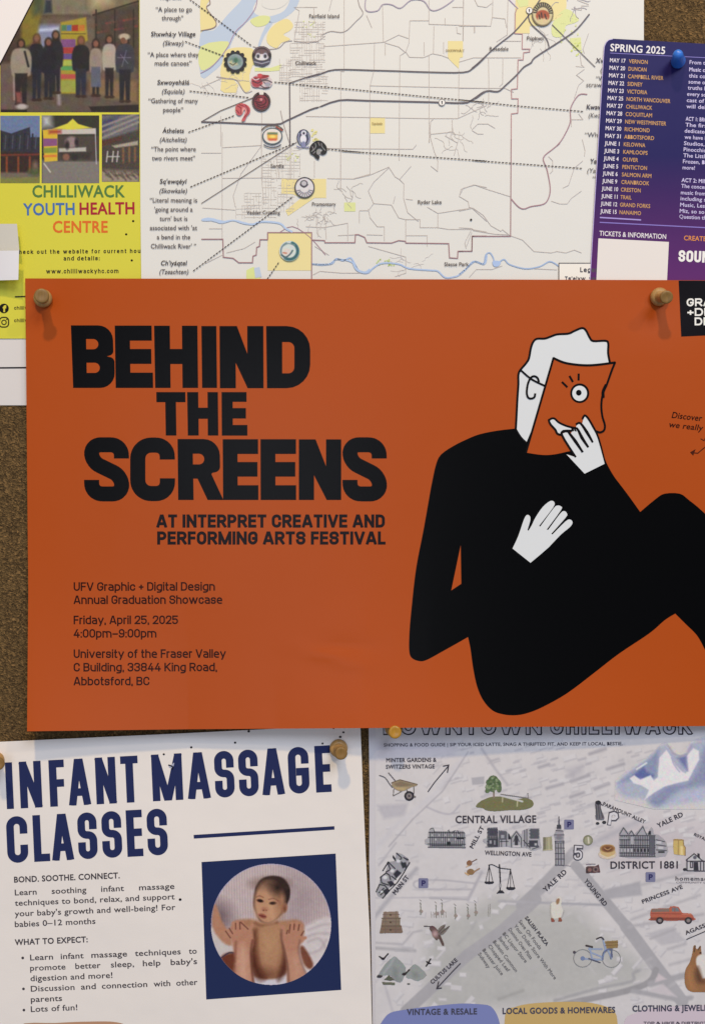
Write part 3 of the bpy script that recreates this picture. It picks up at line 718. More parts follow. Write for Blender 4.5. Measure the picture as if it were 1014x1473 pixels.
# street grids of the towns
def streets(boxes, step, rgb, w=.55, lev=4, jit=.5):
    ls = []
    for (x0, y0, x1, y1) in boxes:
        n = int((x1-x0)/step)
        for i in range(n+1):
            x = x0+i*step+rnd.uniform(-1, 1)*jit; y = y0
            while y < y1:
                l = rnd.uniform(4, 16)
                if rnd.random() < .72: ls.append([(x, y), (x+rnd.uniform(-.5, .5), min(y+l, y1))])
                y += l
        n = int((y1-y0)/step)
        for i in range(n+1):
            y = y0+i*step+rnd.uniform(-1, 1)*jit; x = x0
            while x < x1:
                l = rnd.uniform(4, 14)
                if rnd.random() < .6: ls.append([(x, y), (min(x+l, x1), y+rnd.uniform(-.5, .5))])
                x += l
    M.line('street_grid', ls, w, rgb, lev, kind='stuff')
streets([(418, 62, 468, 110), (424, 32, 468, 62), (402, 84, 420, 120), (432, 110, 472, 146)], 3.4, (182, 174, 170), .5)
streets([(378, 228, 398, 312), (398, 212, 432, 260), (400, 262, 424, 305), (352, 278, 376, 300), (340, 296, 378, 314)], 4.2, (186, 179, 174), .5)
def scribble(box, n, rgb, w=.55, seg=5, l=4, lev=4):
    ls = []
    for _ in range(n):
        x = rnd.uniform(box[0], box[2]); y = rnd.uniform(box[1], box[3]); a = rnd.uniform(0, 6.28); p = [(x, y)]
        for _ in range(seg): a += rnd.uniform(-.9, .9); x += math.cos(a)*l; y += math.sin(a)*l; p.append((x, y))
        ls.append(smooth(p, 2))
    M.line('street_grid', ls, w, rgb, lev, kind='stuff')
scribble((424, 304, 476, 330), 26, (178, 171, 167), .55, 4, 3.5); scribble((490, 268, 508, 288), 8, (170, 164, 160)); scribble((635, 188, 668, 222), 12, (184, 177, 172)); scribble((288, 110, 345, 130), 12, (196, 190, 186), .5); scribble((765, 52, 785, 70), 10, (186, 179, 174), .5)
scribble((676, 150, 702, 168), 10, (176, 169, 166), .6); scribble((560, 372, 610, 396), 9, (190, 184, 182), .5); scribble((800, -4, 830, 16), 6, (150, 144, 150), .8)
# thin roads
TH = []
for p in (a5(215, -40, 215, 400, 197, 400, 195, 800), a5(430, 30, 435, 235), a5(445, 235, 445, 310), a5(385, 235, 383, 390, 360, 480, 358, 900), a5(527, 310, 523, 900), a5(690, 310, 692, 800), a5(858, 390, 856, 660), a5(885, -30, 880, 230),
          a5(583, 115, 690, 115, 690, 135, 1014, 145), a5(583, 115, 578, 240, 560, 290), a5(530, 310, 560, 290, 580, 320, 660, 322, 710, 300, 760, 310, 800, 325), a5(100, 260, 385, 240, 440, 235, 520, 195, 575, 215), a5(445, 240, 520, 262, 560, 295), a5(0, 240, 60, 235, 110, 200),
          a5(360, 480, 1014, 495), a5(0, 652, 690, 664), a5(690, 664, 850, 664, 1014, 590), a5(663, 235, 663, 310), a5(772, 235, 772, 300), a5(718, 145, 715, 300), a5(780, 100, 780, 140), a5(845, 150, 848, 185, 870, 190), a5(943, 150, 943, 185), a5(690, 0, 690, 115), a5(340, 85, 370, 155),
          a5(690, 800, 700, 680, 715, 668), a5(820, 670, 820, 740, 700, 752), a5(195, 400, 200, 390), a5(0, 40, 45, 40, 50, 130), a5(130, 60, 150, -20), a5(820, 40, 880, 40), a3(870, 230, 900, 60, 870, 40, 1000, 40),
          a3(460, 650, 460, 819), a3(690, 620, 688, 900), a3(345, 490, 460, 440, 620, 455), a4(380, 0, 380, 485), a4(440, 340, 430, 290, 465, 190, 560, 60), a4(380, 210, 560, 208, 800, 215), a4(558, 0, 560, 210, 570, 330), a4(285, 95, 375, 95), a4(380, 70, 560, 60), a4(290, 345, 440, 355),
          a4(920, 0, 920, 270), a4(800, 130, 800, 205), a4(690, 60, 690, 210), a4(620, 60, 640, 210), a4(320, 440, 380, 440, 380, 420), a4(400, 550, 480, 530, 530, 500), a4(300, 600, 380, 560),
          a6(0, 88, 200, 92, 600, 95, 620, 70), a6(195, 60, 195, 320), a6(360, 40, 360, 235, 270, 260), a6(120, 260, 270, 262, 360, 240, 465, 195, 500, 250, 525, 265, 590, 190), a6(525, 265, 550, 290, 548, 370, 570, 450, 630, 500), a6(465, 200, 380, 280, 350, 330, 380, 400, 480, 408, 520, 480, 560, 490, 560, 610),
          a6(350, 430, 360, 480, 400, 530, 440, 530, 440, 610), a6(380, 400, 350, 440, 300, 440), a6(560, 490, 640, 490, 640, 535, 740, 535, 800, 545, 930, 545, 1014, 560), a6(740, 460, 740, 540), a6(680, 420, 740, 455, 930, 425, 1014, 500), a6(1014, 310, 940, 295, 870, 320, 860, 360, 910, 390, 915, 420, 930, 425),
          a6(0, 530, 100, 535, 235, 510, 235, 610), a6(60, 460, 60, 530), a6(110, 530, 115, 600), a6(180, 580, 280, 575), a6(340, 575, 430, 578), a6(700, 20, 690, -60), a6(690, 0, 720, 110, 740, 160, 738, 220, 700, 190), a6(830, 130, 850, 60, 780, 20), a6(560, 580, 680, 580, 680, 640), a6(300, 440, 300, 510),
          a6(50, 640, 130, 690), a6(40, 800, 80, 780, 200, 790, 330, 790), a6(350, 640, 560, 700, 560, 790, 500, 810), a6(900, 640, 930, 560), a6(500, 360, 490, 400), a6(560, 375, 600, 380),
          a7(30, 0, 30, 280), a7(0, 180, 220, 180, 230, 120, 320, 130, 330, 190), a7(0, 430, 100, 400, 430, 400), a7(205, 400, 208, 580, 205, 740), a7(305, 400, 303, 580, 280, 600), a7(0, 612, 320, 612, 380, 640), a7(235, 0, 232, 130), a7(340, 0, 335, 240, 260, 290), a7(310, 285, 430, 285),
          a7(110, 180, 110, 225), a7(105, -10, 130, 40, 190, 50, 230, 20), a7(900, 230, 860, 340, 870, 370), a7(840, 380, 850, 450, 870, 465, 810, 460), a7(870, 480, 815, 520, 865, 560, 830, 590, 800, 680), a7(830, 790, 860, 830, 780, 830, 780, 880), a7(90, 900, 130, 860, 200, 860, 250, 890), a7(90, 905, 130, 930, 170, 930),
          a7(780, 60, 850, 70, 850, 40, 900, 40), a7(820, 0, 900, 30), a8(5, 390, 30, 340, 110, 318, 200, 350, 360, 400), a8(100, 480, 170, 530, 220, 600, 290, 640, 300, 628, 355, 670, 440, 700, 520, 780, 640, 790, 680, 780, 740, 790, 800, 770, 850, 790), a8(0, 500, 100, 478), a8(0, 615, 90, 620, 100, 635, 250, 660, 350, 665),
          a8(720, 340, 760, 320, 800, 200, 860, 150), a8(640, 430, 700, 450, 750, 450, 780, 410, 850, 360), a8(620, 120, 650, 150, 650, 220, 630, 240), a8(50, 760, 40, 720, 90, 620), a8(70, 960, 120, 905, 230, 905, 300, 880), a8(520, 900, 680, 908), a8(855, 0, 875, 80, 870, 120)):
    TH.append(p)
M.line('minor_road', TH, .75, RD, 4, kind='stuff')
for p in (a5(280, -60, 300, 30, 320, 75, 280, 120, 215, 178, 140, 175, 90, 195), a3(870, 230, 930, 235, 1010, 232), a3(640, 260, 700, 275, 780, 270, 820, 235, 860, 228), a3(435, 430, 500, 440, 550, 450, 575, 490, 600, 520, 635, 510), a3(795, 620, 810, 690, 850, 819)): M.line('minor_road', smooth(p, 4), 1.0, (152, 144, 142), 5)
M.line('district_boundary', smooth(a5(340, -40, 335, 55, 400, 60, 430, 25, 480, 25, 530, 45, 590, 0, 660, 5, 700, 55, 750, 50, 825, 0, 840, -40), 4), 1.4, (156, 146, 158), 5)
M.line('district_boundary', smooth(a3(665, -40, 655, 40, 600, 120, 540, 180, 500, 260, 450, 330, 400, 380, 347, 410), 4), 1.1, (160, 140, 154), 5); M.line('district_boundary', smooth(a3(347, 172, 420, 155, 432, 120, 380, 45, 400, 20, 390, -20), 4), 1.3, (134, 118, 112), 5)
M.line('district_boundary', a4(285, 488, 383, 488, 385, 570, 430, 575, 455, 595, 518, 595, 520, 565, 535, 560, 537, 525, 550, 520, 552, 490, 587, 490, 587, 458, 787, 458, 787, 700), 1.5, MV, 5)
M.line('district_boundary', a6(35, 605, 105, 608, 108, 620, 275, 620, 278, 575, 295, 575, 330, 590, 342, 620, 480, 622, 520, 608, 558, 612, 560, 622, 800, 625, 805, 705, 850, 708, 852, 668, 930, 668, 932, 583, 1014, 583), 1.4, MV, 5)
M.line('district_boundary', a7(400, 60, 390, 90, 388, 232, 440, 235, 438, 340, 490, 340, 490, 360, 448, 365, 445, 415, 410, 415, 405, 615, 363, 620, 365, 685, 410, 685, 408, 785, 363, 790, 362, 1020), 1.3, (160, 130, 132), 5)
M.line('district_boundary', a8(362, 0, 358, 675, 92, 675, 90, 778, 0, 780), 1.3, MV, 5)
M.line('district_boundary', smooth(a7(330, -20, 390, 40, 410, 60), 3), 1.2, (156, 140, 160), 5)
M.line('river_line', smooth(a7(890, 655, 830, 660, 775, 750, 772, 850, 720, 960, 680, 1010), 4)+smooth(a8(700, 30, 650, 70, 585, 130, 610, 210, 632, 330, 625, 400, 590, 450, 500, 468, 450, 485, 410, 468, 362, 415), 4), 1.5, (146, 118, 124), 5)
M.line('stream', smooth(a6(35, 740, 110, 742, 150, 735, 170, 710, 210, 720, 250, 705, 275, 740, 300, 780, 345, 790, 380, 760, 430, 735, 520, 740, 580, 765, 700, 775, 740, 780, 780, 815, 830, 812, 860, 800, 900, 765, 940, 725, 1000, 740, 1014, 690), 4), 2.0, (160, 176, 202), 5)
M.line('stream', smooth(a6(265, 730, 285, 770, 330, 788, 360, 770), 4), 3.2, (164, 180, 204), 6)
M.line('stream', smooth(a8(0, 940, 50, 900, 110, 850, 170, 865, 185, 805, 215, 790, 240, 830, 250, 875, 310, 835, 350, 870, 460, 900, 560, 885, 630, 850, 690, 880), 4), 1.7, (150, 166, 192), 5)
M.poly('pond', smooth(a8(232, 850, 260, 845, 290, 855, 270, 885, 240, 882), 3, True), (160, 176, 206), 6)
M.put('stream', quads(ribbon(smooth(a4(285, 400, 330, 398, 380, 410, 430, 402, 480, 415, 520, 420, 560, 408, 640, 415, 670, 440, 700, 455), 4), [2, 3.5, 4.5, 5, 4, 4.5, 4, 5, 4, 3, 2.5, 2, 2, 2, 3, 3, 3, 3, 2]+[2.6]*30)), ink((170, 184, 206)), 5)
M.line('stream', smooth(a4(787, 600, 830, 605, 870, 600, 900, 580, 950, 585, 980, 600, 1000, 635), 4), 2, (166, 182, 206), 5); M.line('minor_road', smooth(a4(640, 458, 700, 430, 780, 480, 850, 560), 3), .9, (150, 120, 130), 4)
for p, w in ((smooth(a5(0, 435, 80, 415, 165, 390, 380, 394, 520, 398, 700, 404, 880, 405, 940, 380, 1014, 312), 3)+smooth(a7(80, 480, 130, 440, 260, 320, 380, 225, 480, 110, 560, 0, 590, -60), 3), 1.7),
             (smooth(a3(350, 683, 500, 688, 760, 697, 830, 675, 960, 615, 1014, 600), 3)+smooth(a5(60, 607, 185, 562, 350, 564, 700, 572, 880, 577, 930, 560, 1000, 510), 3)+smooth(a7(110, 690, 190, 632, 270, 635, 320, 595, 400, 520, 450, 465, 500, 435, 525, 400, 640, 325, 740, 260, 820, 200, 905, 97), 3), 2.0),
             (a3(350, 683, 460, 620, 640, 548), 1.2), (a3(845, 465, 848, 812), 1.6), (smooth(a7(480, 100, 500, 165, 600, 260, 625, 325), 4), 1.6), (a4(285, 325, 720, 45), 1.0), (a7(645, 170, 945, 465), 1.1), (a3(845, 465, 950, 430, 1014, 412), 1.4)):
    M.line('highway', p, w, DK, 7)
for p in (a3(285, -5, 400, 80, 635, 258), a3(260, 232, 480, 315), a3(285, 510, 625, 548), a3(278, 742, 535, 648), a4(235, 250, 720, 45), a4(248, 633, 705, 292), a4(585, 670, 640, 590), a3(760, 460, 1014, 486)+a5(80, 485, 300, 505, 650, 540, 1000, 572)+a7(0, 692, 400, 735, 875, 775), a4(860, 77, 1014, 92)+a6(200, 105, 1014, 162)+a8(100, 148, 875, 205)):
    M.line('leader_line', p, 1.35, (62, 58, 62), 9, dash=(3.4, 1.7))
TX = (70, 66, 72)
def mt(b, x, y, w, cap=6.6, f='gill', bold=.06, it=0, rgb=TX, al='c'): M.text('caption', b, x, y, rgb, cap, w, 0, f, bold, it, al, 8)
mt('“A place to go', 250.5, 16.5, 52); mt('through”', 248.5, 29, 31); mt('Shxwhá:y Village', 249.5, 52, 64, bold=.1, it=.1, rgb=(52, 48, 54)); mt('(Skway)', 249.5, 65, 30, it=.2); mt('“A place where they', 249.5, 81.5, 73); mt('made canoes”', 249.5, 94, 53)
mt('Sxwoyehálá', 249.5, 121.5, 46, bold=.1, it=.12, rgb=(52, 48, 54)); mt('(Squiala)', 249.5, 134.5, 33, it=.2); mt('“Gathering of many', 249.5, 148, 71); mt('people”', 249.5, 161, 29)
mt('Áthelets', 249.5, 191, 31, bold=.1, it=.1, rgb=(52, 48, 54)); mt('(Aitchelitz)', 249.5, 204, 39, it=.2); mt('“The point where', 250, 217.5, 64); mt('two rivers meet”', 250, 230.5, 62)
mt("Sq'ewqéyl", 249.5, 264, 39, bold=.1, it=.15, rgb=(52, 48, 54)); mt('(Skowkale)', 249.5, 277.5, 40, it=.2)
for i, (b, w) in enumerate((('“Literal meaning is', 68), ("'going around a", 55), ("turn' but is", 40), ("associated with 'at", 68), ('a bend in the', 48), ("Chilliwack River' ”", 65))): mt(b, 250, 291+i*13.25, w)
mt("Ch'iyáqtel", 250.5, 381.5, 38, bold=.1, it=.15, rgb=(46, 42, 48)); mt('(Tzeachten)', 250.5, 394, 42, it=.2); mt('village lands”', 247, -1, 34, it=.1)
for b, x, y, w, it, bo in (('Xwchíyò:m', 856, 90, 44, .2, .13), ('(Cheam)', 863, 103.5, 32, .2, .05), ('“Wild', 857, 116, 20, 0, .05), ('strawberries', 843, 125, 50, 0, .05), ("Kwawkwa'apilt", 843, 157, 56, .15, .2), ('(Kwaw-kwaw)', 846, 169, 48, .2, .05), ('“Where', 841, 197, 32, 0, .05), ('Yeqwyeqwíws', 848, 235, 50, .15, .2), ('(Yakweakwi)', 844, 248.5, 48, .2, .05), ('“', 852, 260, 4, 0, .05)):
    mt(b, x, y, w, it=it, bold=bo, al='l')
for b, x, y, w in (('Fairfield Island', 445, 25.5, 43), ('Chilliwack', 425, 93, 30), ('Sardis', 389.5, 241, 19), ('Vedder Crossing', 355, 308, 48), ('Promontory', 449, 296, 34), ('Rosedale', 704, 72.5, 27), ('Popkum', 757.5, 57.5, 24), ('Ryder Lake', 601, 293, 34), ('Slesse Park', 639, 382.5, 35)):
    M.text('place_name', b, x, y, (66, 60, 64), 5.2, w, 0, 'gill', .1, lev=9)
for b, x, y, w in (('SHXWHÁ:Y', 532+109, 74, 27), ('Squiaala', 535, 179, 15)): M.text('place_name', b, x, y, (128, 112, 80), 3.2, w, 0, 'gill', .1, lev=9)
for x, y in ((635.5, 147.3), (761, 15)): M.poly('route_marker', circle(x, y, 4.8, 4.8, 20), (226, 222, 218), 9); M.line('route_marker', circle(x, y, 4.6, 4.6, 20), .7, (90, 84, 86), 10, closed=True); M.text('route_number', '1', x-1, y+2.4, (50, 46, 50), 4.6, 2, 0, 'din', .3, lev=11)
M.poly('legend_box', [(803.5, 378.5), (880, 378.5), (880, 440), (803.5, 440)], (224, 219, 212), 6); M.line('legend_frame', [(880, 378.5), (803.5, 378.5), (803.5, 440)], 1.1, (72, 66, 68), 8)
mt('Legend', 834, 391.5, 32, 7, 'din', .2, al='l'); mt("Ts'elxwéyeqw", 812, 403.5, 56, 6, 'din', .2, al='l'); M.poly('town_dot', circle(677.3, 316, 1.6, n=10), (40, 36, 40), 8)
# round village emblems
def emblem(name, label, x0, y0, x1, y1, fn):
    R = Ras(x0, y0, x1, y1, 2.6); fn(R); R.noise(5, 3); M.picture(name, R, 12, label=label)
def e_gear(R):
    for i in range(12): a = math.radians(i*30+15); R.ell(a0(218+78*math.cos(a), 163+78*math.sin(a)), 3.1, 3.1, (34, 34, 42), .6)
    R.ell(a0(218, 163), 14, 14, (30, 32, 42), .6); R.ell(a0(218, 163), 11.2, 11.2, (140, 152, 156), .8, keep=True)
    R.poly(a0(160, 130, 215, 110, 275, 140, 260, 190, 180, 180), (92, 120, 112), 3, .8, keep=True); R.poly(a0(160, 165, 190, 150, 200, 175, 230, 160, 240, 185, 190, 200), (186, 176, 140), 1.5, .8, keep=True); R.line(a0(175, 175, 200, 190, 225, 170), 1, (52, 50, 46), .7, keep=True); R.ell(a0(222, 150), 2.6, 3.4, (60, 96, 78), 1, keep=True)
emblem('village_emblem', 'round emblem with scalloped black rim', 321, 70, 357, 108, e_gear)
def e_face(R):
    R.ell(a0(432, 112), 13.8, 13.6, (36, 32, 38), .6); R.ell(a0(432, 92), 10.5, 6.6, (96, 74, 80), 1, .7, keep=True)
    R.poly(smooth(a0(362, 130, 390, 150, 432, 156, 475, 150, 502, 130, 496, 170, 470, 188, 440, 202, 410, 192, 372, 180), 3, True), (66, 66, 80), .8)
    R.ell(a0(432, 126), 9.8, 4.6, (206, 202, 204), .7, keep=True)
    for x in (402, 460): R.ell(a0(x, 112), 3.4, 4, (168, 166, 176), .6, keep=True); R.ell(a0(x, 118), 2.1, 2.7, (56, 54, 64), .6, keep=True)
    R.line(a0(372, 162, 432, 178, 492, 160), 1.4, (150, 150, 162), .6, keep=True); R.line(circle(376.7, 79.5, 12.2, 12, a0=200, a1=340), 1, (142, 120, 126), .6, keep=True)
emblem('village_emblem', 'round black face emblem', 362, 63, 392, 98, e_face)
def e_red(R):
    R.poly(smooth(a0(345, 300, 375, 275, 410, 262, 455, 270, 500, 290, 518, 330, 500, 365, 460, 375, 410, 370, 360, 362, 345, 330), 3, True), (196, 180, 182), 1)
    R.poly(smooth(a0(350, 305, 385, 280, 420, 300, 440, 340, 400, 368, 358, 355), 3, True), (150, 62, 72), .8); R.poly(smooth(a0(400, 265, 440, 268, 490, 272, 480, 290, 440, 300, 410, 300), 3, True), (128, 44, 52), .8); R.ell(a0(418, 275), 3.2, 3, (186, 70, 78), 1)
    for p in ((360, 320, 400, 335, 430, 320, 480, 315, 512, 330), (370, 300, 430, 310, 480, 300), (450, 330, 480, 350, 500, 345), (420, 350, 450, 372, 490, 368)): R.line(smooth(a0(*p), 3), 1.4, (60, 44, 52), .7)
    R.ell(a0(480, 345), 4, 3.4, (148, 146, 156), 1); R.line(smooth(a0(355, 290, 380, 310, 410, 300), 3), 1.2, (226, 206, 204), .6)
emblem('village_emblem', 'red salmon emblem of wavy outline', 358, 102, 395, 131, e_red)
def e_dark(R):
    R.ell(a0(428, 484), 13.4, 14, (44, 30, 34), .6); R.ell(a0(428, 490), 10.2, 10.4, (120, 50, 60), .8, keep=True); R.poly(a0(405, 400, 452, 400, 445, 430, 415, 430), (212, 208, 202), .6)
    for p in ((385, 470, 400, 450, 430, 455, 440, 475, 425, 480), (390, 500, 420, 515, 455, 505, 468, 480, 455, 455), (395, 520, 430, 535, 460, 522), (380, 485, 400, 490, 430, 495)): R.line(smooth(a0(*p), 3), 1.5, (50, 26, 34), .7, keep=True)
    R.ell(a0(428, 468), 2.2, 2.2, (190, 120, 124), .7, keep=True); R.line(circle(376, 146, 12.2, 12.6, a0=-60, a1=240), .8, (110, 92, 96), .5, keep=True)
emblem('village_emblem', 'dark round emblem with red centre', 361, 130, 391, 162, e_dark)
def e_fish(R):
    R.poly(smooth(a0(222, 520, 260, 500, 300, 505, 335, 535, 335, 575, 310, 605, 295, 640, 268, 640, 285, 605, 300, 570, 290, 545, 270, 590, 240, 595, 222, 570), 3, True), (176, 84, 88), .8)
    for p in ((235, 520, 265, 540, 265, 580), (250, 510, 290, 525, 315, 560), (300, 515, 325, 560, 290, 615), (228, 555, 250, 580)): R.line(smooth(a0(*p), 3), 1.2, (112, 36, 48), .6, keep=True)
    R.ell(a0(290, 560), 3, 4.6, (226, 176, 172), 1.5, .9, keep=True)
emblem('village_emblem', 'small curled pink fish emblem', 337, 147, 361, 176, e_fish)
def e_oval(R):
    R.ell(a0(518, 765), 14.6, 12, (58, 72, 82), .5); R.ell(a0(518, 765), 13.0, 10.6, (216, 208, 199), .6, keep=True)
    R.poly(a0(475, 745, 500, 735, 535, 735, 560, 745, 560, 795, 478, 795), (200, 150, 70), 1); R.poly(a0(478, 735, 560, 735, 560, 752, 478, 752), (96, 116, 88), 1); R.poly(a0(485, 785, 555, 785, 550, 802, 490, 802), (190, 92, 66), 1); R.ell(a0(520, 768), 4.4, 2, (232, 206, 110), 1)
    R.line(circle(392, 196.2, 18.5, 16.6, a0=215, a1=325), 1.8, (84, 78, 80), .7); R.line(circle(392, 196.2, 18.5, 15.8, a0=50, a1=130), 1.8, (78, 84, 100), .7); R.line(a0(550, 690, 595, 718), 1.8, (140, 66, 58), .7)
emblem('village_emblem', 'oval emblem with orange and green centre', 373, 178, 411, 216, e_oval)
def e_pen(R):
    R.ell(a0(770, 775), 9.6, 11.6, (54, 58, 80), .6); R.ell(a0(768, 790), 4.6, 6.4, (214, 212, 220), .7, keep=True); R.ell(a0(772, 740), 4, 4, (200, 200, 210), .7, keep=True); R.ell(a0(772, 742), 1.6, 1.8, (40, 42, 60), .5, keep=True)
    R.line(a0(735, 740, 728, 790, 745, 830), 1.3, (160, 164, 184), .6, keep=True); R.line(a0(808, 740, 818, 790, 800, 830), 1.3, (160, 164, 184), .6, keep=True)
    R.line(smooth(a0(715, 845, 745, 858, 770, 850, 800, 858, 812, 850), 3), 1.4, (104, 108, 146), .6); R.ell(a0(770, 832), 3.4, 4.4, (120, 124, 156), .7)
emblem('village_emblem', 'upright navy bird emblem', 425, 184, 448, 214, e_pen)
def e_blk(R):
    R.poly(smooth(a0(818, 880, 825, 845, 860, 810, 900, 800, 940, 825, 962, 870, 950, 905, 920, 915, 905, 895, 925, 880, 905, 860, 880, 870, 875, 905, 900, 930, 890, 955, 868, 940, 850, 920, 825, 905), 3, True), (26, 26, 30), .6)
    for p in ((840, 850, 850, 870, 835, 890), (865, 825, 870, 850, 850, 880), (890, 815, 900, 840), (915, 825, 920, 850, 945, 880), (850, 905, 865, 890)): R.line(smooth(a0(*p), 3), 1, (150, 150, 152), .6, keep=True)
    R.ell(a0(893, 893), 3, 4, (136, 134, 134), 1)
emblem('village_emblem', 'black curled bird emblem', 443, 201, 473, 231, e_blk)
def e_wht(R):
    R.ell(a4(755, 253), 14.6, 15.2, (62, 60, 66), .6); R.ell(a4(755, 253), 12.8, 13.4, (206, 202, 204), .6, keep=True)
    for i in range(9):
        a = math.radians(20+i*17.5); R.line(a4(755+22*math.cos(a), 258+20*math.sin(a), 755+40*math.cos(a), 254+42*math.sin(a)), 1.5, (110, 108, 116), .6, keep=True)
    R.ell(a4(752, 236), 5.6, 5.4, (70, 68, 76), .6, keep=True); R.ell(a4(752, 234), 3.8, 3.4, (180, 176, 180), .6, keep=True); R.line(a4(735, 240, 752, 252, 770, 240), 1.2, (60, 58, 66), .6, keep=True)
emblem('village_emblem', 'pale round basket emblem with dark rim', 421, 253, 455, 286, e_wht)
def e_teal(R):
    R.ell(a4(686, 542), 14.6, 14.6, (196, 202, 198), .7); R.line(circle(416.5, 361, 11.8, 12, a0=-70, a1=120), 4.4, (52, 92, 98), .9); R.line(circle(416.5, 361, 12.2, 12.2, a0=120, a1=250), 1.8, (86, 110, 120), .8)
    R.ell(a4(672, 548), 6, 6, (206, 196, 190), 1.5); R.line(smooth(a4(650, 560, 670, 570, 690, 555, 700, 540), 3), 2, (62, 84, 92), .8); R.line(a4(658, 550, 672, 552), 1.6, (176, 92, 70), .8); R.line(smooth(a4(655, 520, 680, 508, 710, 515), 3), 1.6, (110, 132, 136), .8)
emblem('village_emblem', 'teal and white wave emblem on the yellow square', 400, 344, 433, 378, e_teal)
def e_pop(R):
    R.ell(a7(580, 98), 15.6, 17.2, (104, 92, 72), .7); R.ell(a7(580, 98), 13.8, 15.4, (196, 182, 142), .8, keep=True)
    for i in range(13):
        a = math.radians(185+i*14.5); R.line(a7(582+44*math.cos(a), 92+46*math.sin(a), 582+64*math.cos(a), 92+72*math.sin(a)), 2, (54, 48, 42), .6, keep=True)
    R.ell(a7(580, 110), 9.8, 8.4, (150, 72, 48), .9, keep=True); R.poly(a7(550, 120, 580, 130, 610, 120, 615, 150, 580, 165, 545, 150), (198, 180, 140), 1.6, keep=True)
    for p in ((570, 90, 575, 120), (595, 100, 605, 130), (555, 105, 560, 130)): R.line(a7(*p), 2, (60, 38, 34), .7, keep=True)
emblem('village_emblem', 'round orange centred emblem at the upper right of the map', 763, 0, 799, 39, e_pop)

# ------------------------------------------------------------------ purple tour poster
tour_p = paper('purple_gloss_paper', (33, 29, 74), .32, .06, mott=.03, bump=.05, grad=(84, 42, 92))
hT = lambda x, y: 6.2+0.3*np.sin(y/70)+.5*np.clip((x-870)/150, 0, 1)
tl = [(867.8, 72), (868.6, 66), (871, 60.5), (875, 57), (881, 55.6)]
T = Sheet('tour_poster', tl+[(1120, 69), (1120, 520), (843, 520), (847.8, 400)], hT, tour_p,
          'purple tour poster listing spring 2025 dates at the upper right', 'poster')
T.line('white_edge', [(881, 56), (875, 57.5), (871.3, 61), (869, 66.3), (868.2, 72), (848.3, 400), (844, 500)], .9, (176, 166, 204), 1)
WH = (214, 208, 232); GD = (176, 138, 96)
T.text('heading_lettering', 'SPRING 2025', 877, 73.2, (222, 218, 234), 10.2, 79, 3.3, 'gill', .14, lev=2)
T.line('rule', [(877, 76.3), (1030, 83.8)], .9, (120, 112, 170), 2)
rows = 'MAY 17|VERNON,MAY 20|DUNCAN,MAY 21|CAMPBELL RIVER,MAY 22|SIDNEY,MAY 23|VICTORIA,MAY 25|NORTH VANCOUVER,MAY 27|CHILLIWACK,MAY 28|COQUITLAM,MAY 29|NEW WESTMINSTER,MAY 30|RICHMOND,MAY 31|ABBOTSFORD,JUNE 1|KELOWNA,JUNE 3|KAMLOOPS,JUNE 4|OLIVER,JUNE 5|PENTICTON,JUNE 6|SALMON ARM,JUNE 9|CRANBROOK,JUNE 10|CRESTON,JUNE 11|TRAIL,JUNE 12|GRAND FORKS,JUNE 15|NANAIMO'.split(',')
cw = [27, 26, 51, 21.5, 29, 63, 37.5, 38, 59, 36, 43, 31, 35, 22, 35.5, 42.5, 40, 28.5, 16, 43.5, 31]
for i, r in enumerate(rows):
    d, c = r.split('|'); y = 89.2+i*10.86; x = 876.6-i*.69
    T.text('tour_date', d, x, y, WH, 5.6, 22.5 if d[0] == 'M' else 21.5 if len(d) == 6 else 23.5, 3, 'gill', .16, lev=2)
    T.text('tour_city', c, 903.9-i*.68, y+1.5, GD, 5.5, cw[i], 3, 'gill', .13, lev=2)
T.line('rule', [(862.2, 312.8), (921.5, 316.4)], 1.9, (150, 136, 186), 2); T.line('rule', [(862, 319.8), (1030, 328.3)], 1.5, (122, 108, 168), 2)
T.text('heading_lettering', 'TICKETS & INFORMATION', 861.5, 338.8, (220, 214, 234), 6.8, 96, 3, 'gill', .1, lev=2)
T.poly('white_panel', [(860.2, 342.8), (961.5, 348), (957.5, 430), (856, 430)], (214, 208, 204), 2)
T.text('heading_lettering', 'CREATED BY', 983, 345.5, (192, 130, 78), 6.6, 52, 2.5, 'gill', .12, lev=2)
T.text('heading_lettering', 'SOUND', 975, 376.2, (230, 224, 234), 16.5, 56, 2.5, 'din', .21, lev=2, gap=.09)
for b, x, y, bo in (('From the creators', 991, 92, .13), ('Music comes', 990.5, 102.3, .22), ('this concert of', 990, 111.3, .13), ('some of the', 989.5, 120, .13), ('truths behind', 988.5, 128.6, .13), ('every song', 987.5, 137.6, .13), ('cast of ten', 987, 146.6, .13), ('will delight', 986.5, 155.4, .13), ('ACT 1: BROADWAY', 985.5, 173.4, .22),
                    ('The first half is', 985, 182, .13), ('dedicated to', 984, 190.6, .13), ('we have loved', 983.8, 199.6, .13), ('Studios, in', 983, 208.6, .13), ('Pinocchio, and', 982.5, 217.4, .13), ('The Little', 982, 226, .13), ('Frozen, Beauty', 981.5, 234.6, .13), ('more!', 981, 243.4, .13), ('ACT 2: MINI', 979.5, 261.6, .22),
                    ('The concert', 979, 270, .13), ('music from', 978.5, 279.4, .13), ('including songs', 978, 288, .13), ('Music, Les', 977.5, 297, .13), ('Miz, so so', 976.8, 305.8, .13), ('Question the', 976.4, 314, .13)):
    T.text('body_text', b, x, y, (186, 178, 214), 5.4, len(b)*3.55, 3, 'gill', bo, lev=2)
BLUE = plain('blue_plastic', (52, 104, 178), .3, trans=.15)
r = bpy.data.objects.new('push_pin', None); COL.objects.link(r); r.location = W(975, 88, 12); r.empty_display_size = .01
